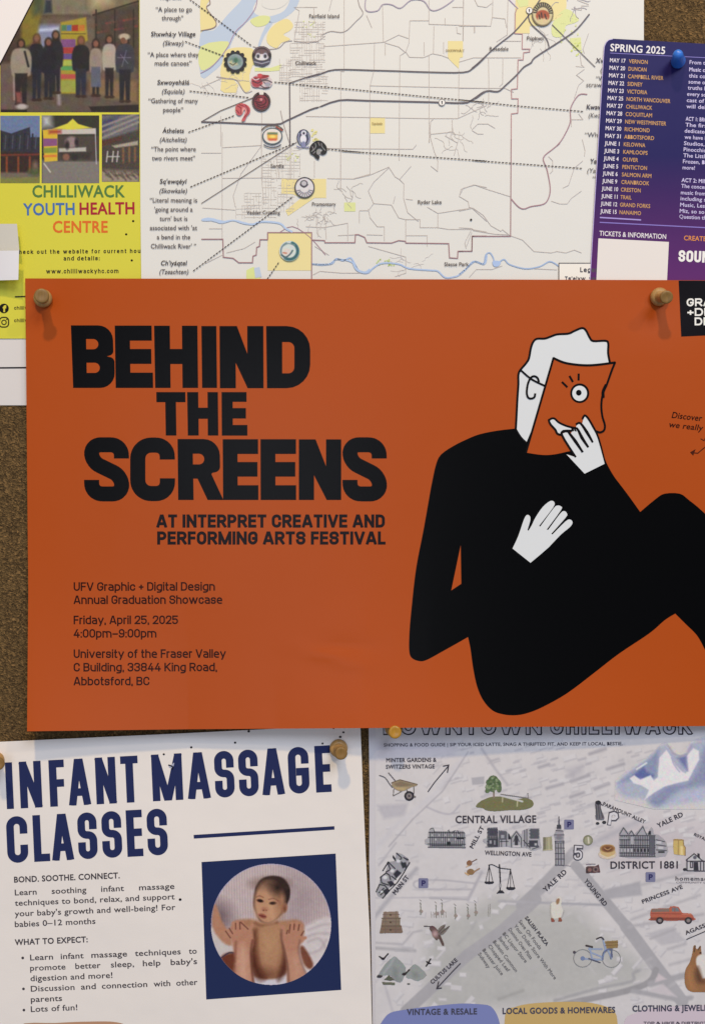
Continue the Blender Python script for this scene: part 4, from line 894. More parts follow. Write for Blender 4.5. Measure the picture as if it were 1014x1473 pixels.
tagged(r, 'blue plastic push pin in the purple poster', 'push pin')
A = W(975, 89, 8); B = W(974, 75, 45)
lathe('needle', [(-12, .1), (-9, 1), (1, 1.1)], A, B, STEEL, r, 12)
lathe('collar', [(0.5, 8.5), (1.5, 9.8), (4, 10), (6, 9.2), (8, 7)], A, B, BLUE, r)
lathe('grip', [(5, 9.6), (9, 9.2), (14, 8.4), (22, 7.8), (28, 7.3), (31.5, 6.4), (33.5, 5), (34.6, 3), (35, .8)], A, B, BLUE, r)

# ------------------------------------------------------------------ orange showcase poster
OR = (144, 66, 23)
orange_p = paper('orange_poster_stock', OR, .34, .15, mott=.03, bump=.05)
lift = interp([-100, 40, 160, 270, 400, 520, 620, 760, 900, 1010, 1120], [23, 22, 16, 11.5, 15, 23, 22, 17, 12, 8, 6])
def hO(x, y):
    b = np.clip((y-640)/410, 0, 1.3)
    base = 10.6+1.6*np.sin((x-120)/150)*np.sin((y-380)/210)
    up = 1.42*lift(x)*b**3.1
    dent = 1.5*np.exp(-((x-480)/46)**2-((y-946-(x-480)*.22)/11)**2)-1.3*np.exp(-((x-500)/40)**2-((y-928)/12)**2)
    p1 = -2.4*np.exp(-((x-62)**2+(y-430)**2)/2600.)-2.4*np.exp(-((x-948)**2+(y-428)**2)/2600.)
    return base+up+dent+p1
O = Sheet('showcase_poster', [(36.8, 400.5), (240, 400.8), (500, 401.5), (700, 402), (1120, 403.5), (1120, 1044), (1010, 1044.5), (760, 1045.5), (500, 1047.5), (270, 1049), (39.5, 1052), (41.3, 850), (38.5, 560)],
          hO, orange_p, 'large orange graduation showcase poster with a black line drawn figure', 'poster', grid=13, thick=.6)
BK = (10, 10, 12); BR = (40, 16, 12); WT = (204, 206, 208)
SH = lambda pts: [(x+(y-468)*.02*max(0, 1-(x-100)/330), y) for x, y in pts]
def letters(word, polys):
    root = None
    for name, outer, holes in polys: O.poly('headline_letter', SH(outer), BK, 1, holes=[SH(h) for h in holes])
def rr(x0, y0, x1, y1, tl=0, tr=0, br=0, bl=0):
    return fillet([(x0, y0, tl), (x1, y0, tr), (x1, y1, br), (x0, y1, bl), 'z'], 1)[0]
def E_(x0, x1, ys, st, a=0):   # ys: top,b1,m0,m1,b0,bottom
    t, t1, m0, m1, b0, b = ys; return ('E', [(x0, t), (x1-1+a, t), (x1-1+a, t1), (x0+st, t1), (x0+st, m0), (x1-2+a, m0), (x1-2+a, m1), (x0+st, m1), (x0+st, b0), (x1, b0), (x1, b), (x0, b)], [])
Bo = fillet([(102.5, 468), (162.5, 468, 26), (163, 510, 19), (153, 512.5, 1), (164.4, 515, 19), (164.4, 558, 26), (104, 558), 'z'], 1)[0]
yb = (468.3, 490, 502, 523.4, 536, 558)
N_ = lambda a, b, c, d, x0, x1, t, bo: ('N', [(x0, t), (a, t), (c, (t+bo)/2-5), (c, t), (x1, t), (x1, bo), (d, bo), (b, (t+bo)/2+8), (b, bo), (x0, bo)], [])
letters('BEHIND', [
    ('B', Bo, [rr(124, 487.6, 141.5, 502.4, 0, 8, 8, 0), rr(124, 521.7, 143, 536.4, 0, 8, 8, 0)]),
    E_(165.5, 219.5, yb, 21.5),
    ('H', [(222, 468.5), (244.6, 468.5), (244.6, 502), (262, 502), (262, 468.5), (284.3, 468.5), (284.5, 558), (262, 558), (262, 523.6), (244.8, 523.6), (244.8, 558), (222.5, 558)], []),
    ('I', [(290, 469), (311.5, 469), (311.8, 558), (290.3, 558)], []),
    N_(341, 339, 355.8, 356, 316, 379, 469, 558.4),
    ('D', fillet([(383, 469), (446.3, 469, 34), (446.3, 558.4, 34), (384, 558.4), 'z'], 1)[0], [rr(406, 492, 423.5, 537, 0, 13, 13, 0)])])
letters('THE', [
    ('T', [(224, 564), (266, 564), (266, 578.5), (252.2, 578.5), (252.4, 626.5), (237, 626.5), (236.8, 578.5), (224, 578.5)], []),
    ('H', [(268.6, 564), (284.6, 564), (284.6, 586.5), (298, 586.5), (298, 564), (313, 564), (313.2, 626.5), (298, 626.5), (298, 602.4), (284.8, 602.4), (284.8, 626.5), (269, 626.5)], []),
    E_(318.3, 355.4, (564, 578, 587, 602, 611.3, 626.6), 16)])
def S_(x0, x1, y0, y1, t=21.6):
    a, b, c, d = x0+t/2, x1-t/2, y0+t/2, y1-t/2; m = (y0+y1)/2
    ln, _ = fillet([(b, y0+30.5), (b, c, 15), (a, c, 17), (a, m-11, 14), (b+.4, m+10, 14), (b+.4, d, 17), (a, d, 15), (a, y1-31)], 1)
    P = []
    for q in ribbon_g(ln, t):
        qx = sum(p[0] for p in q)/len(q); qy = sum(p[1] for p in q)/len(q)
        if qx > (x0+x1)/2 and qy < y0+40: q = clip_y(q, -1e4, y0+30.5)
        elif qx < (x0+x1)/2 and qy > y1-40: q = clip_y(q, y1-31, 1e4)
        P.append(q)
    return union(P)
for x0, x1 in ((121.5, 186), (492.6, 556.2)): 
    v, f = S_(x0, x1, 629, 721.3); O.put('headline_letter', (v, f), ink(BK), 1)
ln, _ = fillet([(241, 661), (241, 640.2, 16), (198.6, 640.2, 19), (198.6, 710, 19), (241.2, 710, 16), (241.2, 688)], 1)
cq = [clip_y(q, -1e4, 661) if min(p[0] for p in q) > 222 and min(p[1] for p in q) < 665 else clip_y(q, 688, 1e4) if min(p[0] for p in q) > 222 else q for q in ribbon_g(ln, 21.8)]
O.put('headline_letter', union(cq), ink(BK), 1)
ys2 = (631.8, 653, 664.6, 685.6, 698, 719.2)
letters('SCREENS', [
    ('R', fillet([(254, 631.5), (315, 631.5, 26), (315.5, 678, 22), (302, 680.5, 3), (320, 719.2), (297, 719.2), (282.5, 688.5), (276.3, 688.5), (276.5, 719.2), (254, 719.2), 'z'], 1)[0], [rr(276, 652.6, 292.5, 668, 0, 8, 8, 0)]),
    E_(319.5, 371, ys2, 21.4, .8), E_(374.3, 426, ys2, 21.6, .8),
    N_(454, 451.8, 469, 470, 430, 490.8, 632, 719.2)])
BKT = (24, 18, 20)
O.text('subtitle_lettering', 'AT INTERPRET CREATIVE AND', 225.5, 759, BKT, 19, 328, 0, bold=.225, gap=.085)
O.text('subtitle_lettering', 'PERFORMING ARTS FESTIVAL', 226.5, 783.4, BKT, 19, 328, 0, bold=.225, gap=.085)
for b, y, w in (('UFV Graphic + Digital Design', 850, 203), ('Annual Graduation Showcase', 869, 213.5), ('Friday, April 25, 2025', 898, 150), ('4:00pm–9:00pm', 917.3, 119), ('University of the Fraser Valley', 946.6, 219), ('C Building, 33844 King Road,', 966, 206), ('Abbotsford, BC', 986, 109)):
    O.text('body_text', b, 106.5, y, BR, 12.4, w, -.1, bold=.165, gap=.09)
O.poly('black_label', [(975.4, 403.6), (1115, 404), (1115, 478), (979.2, 484.2)], (17, 15, 19), 1)
for b, x, y in (('GRAPHIC', 987, 440.7), ('+DIGITAL', 988, 454.6), ('DESIGN', 998.5, 468)): O.text('label_lettering', b, x, y, (226, 224, 224), 11.4, len(b)*10.2+(2 if b[0] == '+' else 4), -.5, bold=.2, lev=2, gap=.14)
O.text('handwriting', 'Discover', 965.3, 601, (38, 16, 12), 8.6, 44, 6.5, 'gill', .14, .15); O.text('handwriting', 'we really', 960.7, 614.2, (38, 16, 12), 8.2, 50, 6.5, 'gill', .14, .15)
O.line('drawn_arrow', [(992.5, 651), (1003, 652), (1010, 646), (1018, 640)], 1.5, (58, 26, 18)); O.poly('arrow_head', [(992, 650.5), (1000, 646), (998, 651), (996.5, 655.5)], (58, 26, 18), 2); O.line('drawn_arrow', [(1007, 631), (1012, 634), (1014, 630)], 1.3, (58, 26, 18))
# drawn figure
b2, b5, b6 = cr(570, 690, 2.284), cr(580, 440, 4.61), cr(730, 460, 5.633)
sh = [(845, 640), (762, 606), (742, 610)]+smooth([(740.5, 616.5), (715, 619.5), (690, 624.5), (672, 631.5), (652, 641.5), (634, 654), (627, 668), (622, 690)], 3)
arm = smooth(b2(118, 0, 90, 160, 65, 290, 50, 420, 43, 500, 42, 560, 50, 585, 75, 596, 100, 592, 150, 565, 200, 537), 4)
hip = smooth(b2(235, 517, 243, 555, 252, 620, 265, 680, 285, 725, 315, 758, 350, 771, 390, 774, 430, 767, 480, 747, 560, 702, 650, 634, 730, 572, 830, 505, 880, 462, 915, 440), 4)
leg = smooth(b2(915, 440, 950, 475, 985, 510, 1008, 550, 1040, 620, 1080, 760), 3)[1:]
knee = smooth(b2(1200, 300, 1100, 200, 1008, 107, 960, 67, 930, 46, 880, 46, 850, 64, 800, 106), 3)
arm2 = smooth(b2(800, 106, 760, 50, 722, 0), 3)[1:]+smooth([(886, 690), (880, 681), (872, 666), (866, 650)], 3)[1:]
tri = b2(211, 215, 213, 342, 180, 364)
FIG = O.poly('drawn_figure', sh+arm[1:]+hip+leg+knee+arm2, (4, 4, 5), 1, holes=[tri], big=True, label='black seated figure holding a face card')
O.poly('drawn_hand', smooth(b2(381, 226, 400, 185, 418, 132, 428, 116, 438, 120, 439, 135, 430, 165), 3)+smooth(b2(433, 168, 444, 150, 456, 125, 480, 90, 505, 70, 518, 74, 514, 92, 468, 152), 3)+smooth(b2(472, 154, 515, 95, 528, 85, 540, 88, 540, 100, 493, 164), 3)+smooth(b2(498, 165, 537, 112, 551, 103, 560, 112, 555, 125, 508, 178), 3)+smooth(b2(512, 180, 555, 137, 570, 131, 578, 140, 570, 155, 540, 180, 500, 222), 3)+b2(470, 248, 440, 273),
       WT, 2, parent=FIG, label='white hand laid flat on the chest')
head = smooth(b6(65, 885, 70, 800, 78, 640, 86, 520, 86, 450, 100, 410, 150, 350, 172, 310, 187, 230, 207, 178, 237, 154, 300, 152, 350, 135, 400, 118, 490, 112, 540, 90, 600, 67, 632, 85, 662, 142, 692, 172, 790, 170, 813, 192, 812, 270, 826, 345), 4)
hb = smooth(b6(150, 995, 105, 950, 65, 885), 3)
HD = O.poly('drawn_head', head+b6(826, 400, 400, 400)+hb, WT, 2, parent=FIG, label='white head and wavy hair behind the card')
card_t = smooth(b6(370, 310, 450, 345, 540, 362, 640, 369, 740, 363, 868, 346), 4); card_r = smooth(b6(868, 346, 840, 415, 803, 520, 770, 600, 757, 690, 765, 780, 785, 850, 780, 893, 750, 912, 715, 903), 4)
card_b = smooth(b6(480, 1068, 380, 1090, 280, 1095, 147, 1076), 4)
O.put('drawn_card', fill(card_t+card_r[1:]+b6(700, 1000, 600, 1050)+card_b), orange_p, 3, parent=FIG, label='orange card with one eye held over the face')
def st(pts, w, lev=4, name='outline_stroke', closed=False): O.put(name, union(ribbon_g(pts, w, closed, 0 if closed else w*.25)), ink((14, 12, 14)), lev, parent=FIG)
st(head, 3.1); st(hb, 2.4); st(card_t, 3.3, 5); st(card_r, 3, 5); st(b6(370, 310, 147, 1076), 3, 5); st(smooth(b6(795, 530, 772, 580, 772, 625), 3), 4.4, 6)
st(smooth(b6(100, 403, 190, 480, 300, 535), 3), 2.8, 6); st(smooth(b6(252, 500, 240, 470, 214, 457, 186, 470, 163, 520, 154, 590, 166, 630, 192, 638, 216, 626, 222, 600), 4), 2.9, 7)
for p in ((441, 506, 480, 544), (501, 458, 525, 500), (574, 440, 573, 487)): st(b6(*p), 3.0, 5)
EYE = O.poly('drawn_eye', circle(833.4, 565.6, 13.7, 14.1), (12, 11, 13), 5, parent=FIG); O.poly('eye_white', circle(833.2, 565.8, 10.6, 11), WT, 6, parent=FIG); O.poly('pupil', circle(832, 564.9, 4, 4.2), (12, 11, 13), 7, parent=FIG)
m1 = smooth(b6(335, 812, 355, 800, 380, 802, 415, 833, 480, 862, 548, 878), 4); m2 = smooth(b6(548, 900, 450, 900, 430, 930, 400, 920, 385, 890, 350, 852, 335, 825), 3)
O.poly('drawn_finger', m1+m2, WT, 6, parent=FIG); st(m1+m2, 3, 7, closed=True)
hnd = smooth(b6(545, 1112, 450, 945, 455, 918, 485, 912, 505, 930), 3)+smooth(b6(520, 905, 535, 892, 552, 905), 3)+smooth(b6(552, 868, 566, 845, 600, 850), 3)+smooth(b6(612, 800, 622, 782, 648, 800, 700, 880, 740, 980, 787, 1165), 3)+b6(622, 1247, 475, 1090)
O.poly('drawn_hand', hnd, WT, 7, parent=FIG, label='white hand raised to the mouth')
st(smooth(b6(548, 1110, 440, 935, 462, 905, 500, 910), 4), 3.0, 8)
for p, w in ((b6(495, 915, 548, 985, 602, 1066), [3.2, 4.6, 3]), (b6(520, 885, 560, 880, 600, 955, 650, 1030), [3, 3, 4.6, 3]), (b6(556, 845, 588, 838, 640, 910, 686, 990), [3, 3, 4.4, 2.8]), (b6(606, 800, 622, 775, 648, 795, 690, 865, 735, 960, 790, 1165), [3, 3, 3, 3, 2.6, 2])):
    q = smooth(p, 3); ww = np.interp(np.linspace(0, 1, len(q)), np.linspace(0, 1, len(w)), w)
    O.put('outline_stroke', union(ribbon(q, list(ww), cap=.8)), ink((14, 12, 14)), 9, parent=FIG)
st(b6(602, 1066, 604, 1070), 3.4, 9)

# ------------------------------------------------------------------ infant massage flyer
inf_p = paper('cool_white_paper', (223, 216, 211), .5, mott=.02, crease=.35)
hI = lambda x, y: 4.2+1.5*np.sin(x/70+.5)*np.sin(y/85+x/300)+2.2*fade(x, 470, 535)*(1-fade(y, 1380, 1470)*.4)
I_ = Sheet('massage_class_flyer', [(-90, 1071), (2, 1067), (270, 1054.5), (420, 1047), (480, 1020), (517, 1010), (518.5, 1047), (522, 1137), (527, 1250), (531.5, 1336), (535, 1473), (538, 1600), (-90, 1600)],
           hI, inf_p, 'white infant massage class flyer with navy headline at the lower left', 'flyer', grid=30)
NV = (34, 40, 72); ang = -3.06; ca, sa = math.cos(math.radians(ang)), math.sin(math.radians(ang))
def navy(word, xs, x_ref, y_ref, cap, xr0):
    for ch, (x0, x1) in zip(word, xs):
        t = 11; w = x1-x0; key = ch
        wf, _ = DIN[ch]
        (v, f), Wd = din_glyph(ch, w/wf if wf else w, cap, min(t, w))
        v = v.copy(); v[:, 0] *= w/max(v[:, 0].max(), .1); yb_ = y_ref+(x0-xr0)*math.tan(math.radians(ang))
        X = x0+v[:, 0]*ca+v[:, 1]*sa*.0-v[:, 1]*.045; Y = yb_+v[:, 0]*sa-v[:, 1]
        I_.put('headline_letter', (np.stack([X, Y], 1), f), ink(NV), 1)
navy('INFANT', [(10.6, 20.8), (30.5, 62.5), (73, 95), (100.6, 132), (139.6, 169.3), (176, 201)], 0, 1164, 67, 10)
navy('MASSAGE', [(220.5, 264.8), (271.5, 304), (310.5, 338.5), (345, 373), (378.5, 410.5), (416.3, 446), (455, 477.3)], 0, 1164, 67, 10)
navy('CLASSES', [(11.8, 42), (50, 73), (76.4, 107.6), (114, 141.6), (148.6, 177), (184, 207), (213.6, 242.6)], 0, 1242, 67, 10)
I_.poly('rule', [(278.8, 1201), (481, 1188.4), (481.2, 1193.4), (279.2, 1206.4)], NV, 1)
I_.poly('navy_square', [(290.2, 1240), (482.8, 1227.8), (490.8, 1424), (297, 1437.8)], (32, 40, 70), 1)
k6 = cr(280, 1220, 4.225)
R = Ras(303, 1242, 477, 1418, 2.0); cc = (390, 1329.6); 
R.ell(cc, 86.2, 87, (168, 164, 190), .5); R.ell(cc, 85.2, 86, (186, 172, 172), .5, keep=True)
for i in range(46):      # knitted ribs
    x = 110+i*16; R.line(k6(x, 80, x+10, 470), .9, (160, 146, 146), 1.0, .8, keep=True)
for i in range(40):
    for j in range(0, 30, 1): pass
R.poly(smooth(k6(560, 160, 700, 200, 760, 330, 640, 460, 560, 420), 3, True), (140, 126, 130), 26, .55, keep=True)
R.poly(smooth(k6(110, 330, 200, 350, 230, 430, 190, 500, 110, 470), 3, True), (108, 92, 96), 12, .7, keep=True)
R.poly(smooth(k6(640, 520, 700, 460, 840, 430, 840, 700, 690, 780, 640, 640), 3, True), (196, 188, 188), 3, keep=True)
for p in ((690, 500, 760, 470, 830, 460), (690, 570, 760, 550, 800, 620), (700, 640, 760, 620, 800, 560), (680, 540, 740, 520, 820, 520)): R.line(smooth(k6(*p), 3), 1.6, (164, 154, 156), 3, .8, keep=True)
R.poly(smooth(k6(100, 480, 220, 560, 260, 640, 170, 670, 100, 600), 3, True), (190, 182, 180), 2, keep=True)
R.poly(smooth(k6(160, 670, 200, 640, 260, 640, 290, 720, 260, 800, 150, 760), 3, True), (112, 70, 56), 3, keep=True); R.line(smooth(k6(165, 665, 210, 636, 255, 640), 3), 1.6, (70, 56, 70), 1, keep=True)
sk = (164, 128, 106)
R.poly(smooth(k6(120, 345, 145, 380, 170, 450, 215, 520, 225, 590, 170, 570, 110, 480), 3, True), (168, 130, 110), 2, keep=True)
R.poly(smooth(k6(230, 455, 330, 430, 420, 450, 520, 445, 620, 435, 665, 470, 650, 560, 580, 540, 575, 700, 520, 790, 420, 800, 350, 720, 345, 540, 240, 560), 4, True), (160, 124, 102), 2.5, keep=True)
R.poly(smooth(k6(340, 560, 380, 500, 380, 640, 420, 760, 380, 780, 345, 700), 3, True), (106, 70, 56), 9, .8, keep=True); R.poly(smooth(k6(540, 520, 560, 620, 560, 740, 520, 790, 530, 640), 3, True), (100, 66, 54), 7, .8, keep=True)
R.ell(k6(455, 570), 22, 30, (176, 142, 114), 16, .7, keep=True); R.ell(k6(440, 770), 22, 8, (112, 78, 64), 8, .7, keep=True)
R.line(smooth(k6(370, 455, 400, 470, 440, 462, 500, 450), 3), 2.4, (116, 82, 66), 3, .8, keep=True)
R.poly(k6(355, 780, 430, 800, 500, 795, 560, 765, 575, 850, 350, 850), (196, 190, 196), 2, keep=True)
R.poly(smooth(k6(360, 300, 372, 235, 410, 185, 475, 168, 540, 185, 578, 240, 578, 300, 560, 345, 545, 380, 500, 430, 450, 455, 400, 445, 375, 400, 358, 350), 4, True), (62, 50, 48), 1.4, keep=True)
R.poly(smooth(k6(362, 320, 380, 250, 420, 205, 490, 205, 535, 260, 548, 320, 540, 380, 500, 435, 450, 460, 405, 448, 372, 400), 4, True), (176, 140, 116), 3.5, keep=True)
R.ell(k6(455, 215), 20, 7, (104, 82, 72), 7, .8, keep=True); R.ell(k6(545, 365), 4.5, 7, (158, 118, 98), 1.5, keep=True, ang=15); R.ell(k6(548, 368), 2, 4, (112, 76, 62), 1.5, .8, keep=True)
R.ell(k6(398, 320), 4.4, 2.2, (44, 30, 28), 1, keep=True, ang=12); R.ell(k6(475, 335), 4.6, 2.2, (44, 30, 28), 1, keep=True, ang=-2)
R.line(smooth(k6(376, 298, 395, 290, 418, 300), 3), 1.1, (120, 88, 72), 1.2, .8, keep=True); R.line(smooth(k6(452, 312, 480, 306, 508, 320), 3), 1.1, (120, 88, 72), 1.2, .8, keep=True)
R.ell(k6(428, 372), 4.4, 2.8, (152, 110, 92), 2, .9, keep=True); R.ell(k6(420, 378), 1, .8, (92, 58, 50), .8, .8, keep=True); R.ell(k6(437, 378), 1, .8, (92, 58, 50), .8, .8, keep=True)
R.poly(smooth(k6(388, 402, 410, 398, 438, 412, 430, 428, 400, 420), 3, True), (138, 88, 78), 1.2, keep=True); R.line(k6(394, 409, 432, 417), .9, (84, 40, 40), .8, .8, keep=True)
R.ell(k6(470, 385), 7, 9, (192, 156, 130), 7, .6, keep=True); R.ell(k6(385, 365), 4, 7, (186, 150, 126), 5, .5, keep=True); R.ell(k6(520, 330), 5, 14, (128, 94, 76), 7, .6, keep=True)
R.poly(smooth(k6(345, 560, 372, 500, 378, 620, 395, 720, 430, 790, 385, 800, 345, 720), 3, True), (92, 58, 46), 5, .85, keep=True)
R.poly(smooth(k6(530, 500, 556, 600, 562, 720, 530, 790, 505, 800, 535, 700, 545, 620), 3, True), (88, 56, 46), 4.5, .85, keep=True)
R.ell(k6(505, 240), 12, 13, (58, 46, 44), 5, .55, keep=True, ang=40)
# the two adult hands
ah = (170, 130, 112)
R.poly(smooth(k6(235, 800, 245, 680, 232, 600, 215, 520, 222, 480, 250, 470, 330, 480, 355, 520, 358, 580, 340, 640, 345, 720, 362, 830, 300, 830), 4, True), ah, 2, keep=True)
for p in ((232, 545, 208, 500), (240, 500, 238, 455), (262, 495, 262, 448), (290, 495, 292, 450), (322, 520, 350, 470)): R.line(k6(*p), 4.6, ah, 1.2, keep=True)
for p in ((218, 545, 190, 505), (250, 492, 250, 458), (277, 492, 275, 452), (325, 492, 283, 452), (232, 520, 212, 488)): R.line(k6(*p), 1.3, (88, 54, 50), 1, .8, keep=True)
R.poly(smooth(k6(265, 600, 318, 600, 335, 760, 330, 840, 262, 800), 3, True), (188, 152, 134), 4, .7, keep=True); R.line(smooth(k6(252, 570, 246, 680, 238, 800), 3), 2, (120, 84, 74), 2.5, .7, keep=True); R.line(smooth(k6(352, 560, 342, 640, 350, 760, 362, 830), 3), 2, (96, 62, 52), 2, .8, keep=True)
R.poly(smooth(k6(528, 480, 545, 478, 555, 520, 590, 500, 640, 510, 665, 560, 635, 600, 640, 680, 672, 760, 690, 800, 570, 840, 562, 700, 540, 600, 524, 540), 4, True), ah, 2, keep=True)
for p in ((590, 510, 592, 458), (615, 505, 622, 452), (636, 520, 650, 470), (645, 560, 672, 545), (542, 520, 537, 478)): R.line(k6(*p), 4.6, ah, 1.2, keep=True)
for p in ((575, 515, 582, 465), (604, 495, 606, 462), (630, 500, 636, 465), (648, 530, 664, 505), (560, 520, 566, 500)): R.line(k6(*p), 1.3, (88, 54, 50), 1, .8, keep=True)
R.poly(smooth(k6(640, 610, 665, 600, 720, 700, 700, 735, 660, 700), 3, True), (122, 84, 70), 2, keep=True); R.poly(smooth(k6(570, 660, 630, 650, 665, 760, 600, 810), 3, True), (184, 148, 130), 6, .6, keep=True)
R.C = (R.C-140)*1.22+131; R.noise(4, 2); R.line(smooth(k6(530, 500, 528, 550, 548, 630, 566, 720, 572, 820), 3), 2, (96, 62, 52), 2, .8, keep=True); R.line(smooth(k6(640, 560, 632, 620, 650, 700, 690, 790), 3), 1.8, (116, 80, 70), 2, .8, keep=True); R.noise(2.5, 8, 1); I_.picture('baby_photo', R, 2, label='round photo of a bare baby between two adult hands')
TB = (62, 58, 62); ra = -2.35
def words(ws, y, x0r=22):
    for w_, x, wd_ in ws: I_.text('body_text', w_, x, y+(x-x0r)*math.tan(math.radians(ra)), TB, 8.1, wd_, ra, 'gill', .12)
I_.text('body_heading', 'BOND. SOOTHE. CONNECT.', 21, 1269.5, TB, 8.1, 152, ra, 'gill', .24)
words([('Learn', 22, 31.5), ('soothing', 75, 50), ('infant', 146, 33), ('massage', 200.5, 51)], 1288)
words([('techniques to bond, relax, and support', 22, 230)], 1303); words([("your baby's growth and well-being! For", 22, 231)], 1318.3); words([('babies 0–12 months', 22, 116)], 1333.6)
I_.text('body_heading', 'WHAT TO EXPECT:', 22, 1359.6, TB, 8.1, 105, ra, 'gill', .24)
words([('Learn', 44, 33), ('infant', 88, 33), ('massage', 132, 51.5), ('techniques', 194.5, 66), ('to', 272, 11.5)], 1381.5, 44)
words([('promote', 44, 51), ('better', 109, 36.5), ('sleep,', 160, 33.5), ('help', 206, 25.5), ("baby's", 246, 38)], 1396.5, 44); words([('digestion and more!', 44.5, 118)], 1411.5, 44)
words([('Discussion', 45, 63), ('and', 117, 21.5), ('connection', 147, 65.5), ('with', 221.5, 24), ('other', 254, 30.5)], 1426.5, 44); words([('parents', 45, 45)], 1441.6, 44); words([('Lots of fun!', 45, 67)], 1455.8, 44)
for x, y in ((33.3, 1378), (34.4, 1422.5), (35, 1453)): I_.poly('bullet', circle(x, y, 2, 2, 12), TB)
I_.poly('brown_blob', smooth([(26, 1476), (80, 1471.5), (130, 1469.5), (168, 1470.5), (182, 1480), (182, 1520), (20, 1520)], 4, True), (160, 126, 104), 1)
for x, y, r_ in ((358, 1052, 1.9), (338.5, 1068.3, 1.7), (275.5, 1075, 1.7), (494, 1053.5, 1.6), (489.5, 1060, 1.9), (464, 1069.5, 1.6), (236, 1085, 1.6), (480, 1047.5, 1.5), (259.5, 1294, 2.1)): I_.poly('pin_hole', circle(x, y, r_, r_*.9, 9), (30, 26, 28), 3)
I_.poly('paper_tear', smooth([(243, 1103), (247, 1100), (251, 1097), (250, 1102), (247, 1105)], 2, True), (150, 152, 168), 3); I_.line('paper_tear', smooth([(242.5, 1100.5), (246, 1101.5), (249, 1103.5), (248, 1107)], 2), 1.8, (24, 22, 30), 4)

# ------------------------------------------------------------------ downtown shopping map
dt_p = paper('grey_map_paper', (190, 186, 189), .5, attr=True, crease=.6)
plain_dt = paper('grey_white_stock', (196, 192, 195), .5, crease=.25)
hD = lambda x, y: 2.2+.8*np.sin(x/70)*np.sin(y/85)+1.2*fade(x, 900, 1060)
Dn = Sheet('downtown_map_flyer', [(529.5, 1000), (1120, 1000), (1120, 1600), (538, 1600), (536, 1473), (533.5, 1330), (531, 1240), (531.5, 1130)], hD, plain_dt,
           'illustrated grey downtown shopping map under the orange poster at the lower right', 'map', grid=30)
A, B, C, Dd = cr(520, 1040, 4.056), cr(760, 1040, 3.992), cr(520, 1240, 4.056), cr(760, 1240, 3.992)
E1, E2, E3, E4, E5, E6, E7 = cr(530, 1080, 6.3375), cr(680, 1100, 6.3375), cr(830, 1130, 5.51), cr(530, 1210, 6.3375), cr(530, 1340, 6.3375), cr(690, 1240, 7.243), cr(800, 1310, 4.738)
R = Ras(540, 1018, 1110, 1560, 1.15, (203, 198, 199))
LT = (206, 202, 203); MD = (163, 160, 164); D2 = (150, 147, 150)
R.poly(E7(-900, 100, -400, -120, 150, -20, 640, 400, 560, 520, 0, 640, -900, 720), (176, 174, 172), 12, .85)
R.poly(B(420, 640, 600, 520, 1060, 560, 1060, 900, 700, 900, 430, 820), (192, 184, 188), 14, .8)
def block(x, y, w, h, a, c1, c2, al):
    ca_, sa_ = math.cos(a), math.sin(a)
    q = lambda dx, dy: [(x+dx+u*ca_-v*sa_, y+dy+u*sa_+v*ca_) for u, v in ((-w/2, -h/2), (w/2, -h/2), (w/2, h/2), (-w/2, h/2))]
    R.poly(q(.9, 1.3), c2, .9, al); R.poly(q(0, 0), c1, .8, al)
for i in range(420):
    x = 545+RNG.random()*470; y = 1062+RNG.random()*390
    up_ = y < 1200; a_ = -.28 if up_ and x > 640 else [-.85, .05, .1, -.3][i % 4]
    if 1300 < y < 1450 and 640 < x < 900 and abs(x-770)+abs(y-1380) < 120: continue
    t_ = RNG.random()*9
    block(x, y, 5+RNG.random()*17, 3+RNG.random()*6, a_, (199+t_, 195+t_, 197+t_), (176, 172, 177), .45+.35*RNG.random())
for i in range(150):       # rows of small buildings in the upper part
    x = 600+RNG.random()*400; y = 1078+RNG.random()*120
    if (y-1078) > (x-600)*.9+20: continue
    l = 3+RNG.random()*9; R.line([(x, y), (x+l, y-l*.28)], 1.5+RNG.random()*3, (172, 168, 174), 1.2, .35+.4*RNG.random())
for p in ((105, 375, 195, 350), (245, 335, 345, 300), (240, 425, 315, 400), (380, 380, 460, 350), (450, 265, 545, 235), (60, 255, 115, 238), (350, 178, 440, 150)): R.line(B(*p), 5, (166, 162, 168), 1.6, .85)
for p in ((260, 870, 620, 540), (620, 540, 820, 400), (820, 400, 1014, 220)): R.line(C(*p), 17, MD, 1.2)
R.line(Dd(-40, 250, 90, 130), 17, MD, 1.2); R.line(Dd(60, 150, 260, -60), 14, MD, 1.5); R.line(Dd(250, -50, 620, -230), 10, (176, 172, 178), 3, .8)
R.line(Dd(270, 20, 560, 370), 15, MD, 1.2); R.line(Dd(560, 370, 880, 800), 18, MD, 1.2)
R.line(smooth(Dd(730, 620, 690, 690, 560, 740, 330, 790, 150, 830), 4), 9, D2, 1.3); R.line(smooth(Dd(150, 795, 400, 725, 590, 685, 600, 640, 640, 620), 3), 4.5, (160, 158, 160), 1.6)
R.line(Dd(700, 700, 900, 650), 9, MD, 2); R.line(Dd(600, 740, 860, 790, 930, 780), 7, MD, 2); R.poly(Dd(725, 690, 745, 640, 790, 672), (200, 188, 192), 1.5); R.poly(Dd(690, 740, 770, 700, 850, 775), (196, 188, 192), 2)
R.poly(Dd(430, 160, 640, 110, 650, 190, 440, 215), (166, 163, 168), 2); R.poly(Dd(680, 410, 820, 370, 900, 450, 760, 480), (182, 178, 182), 2); R.line(Dd(700, 440, 840, 385), 3, (168, 164, 168), 2)
for p in ((590, 330, 980, 190), (580, 370, 1000, 300), (810, 590, 1000, 540), (800, 500, 900, 470), (650, 130, 1000, 40)): R.line(Dd(*p), 4, (172, 168, 172), 2, .8)
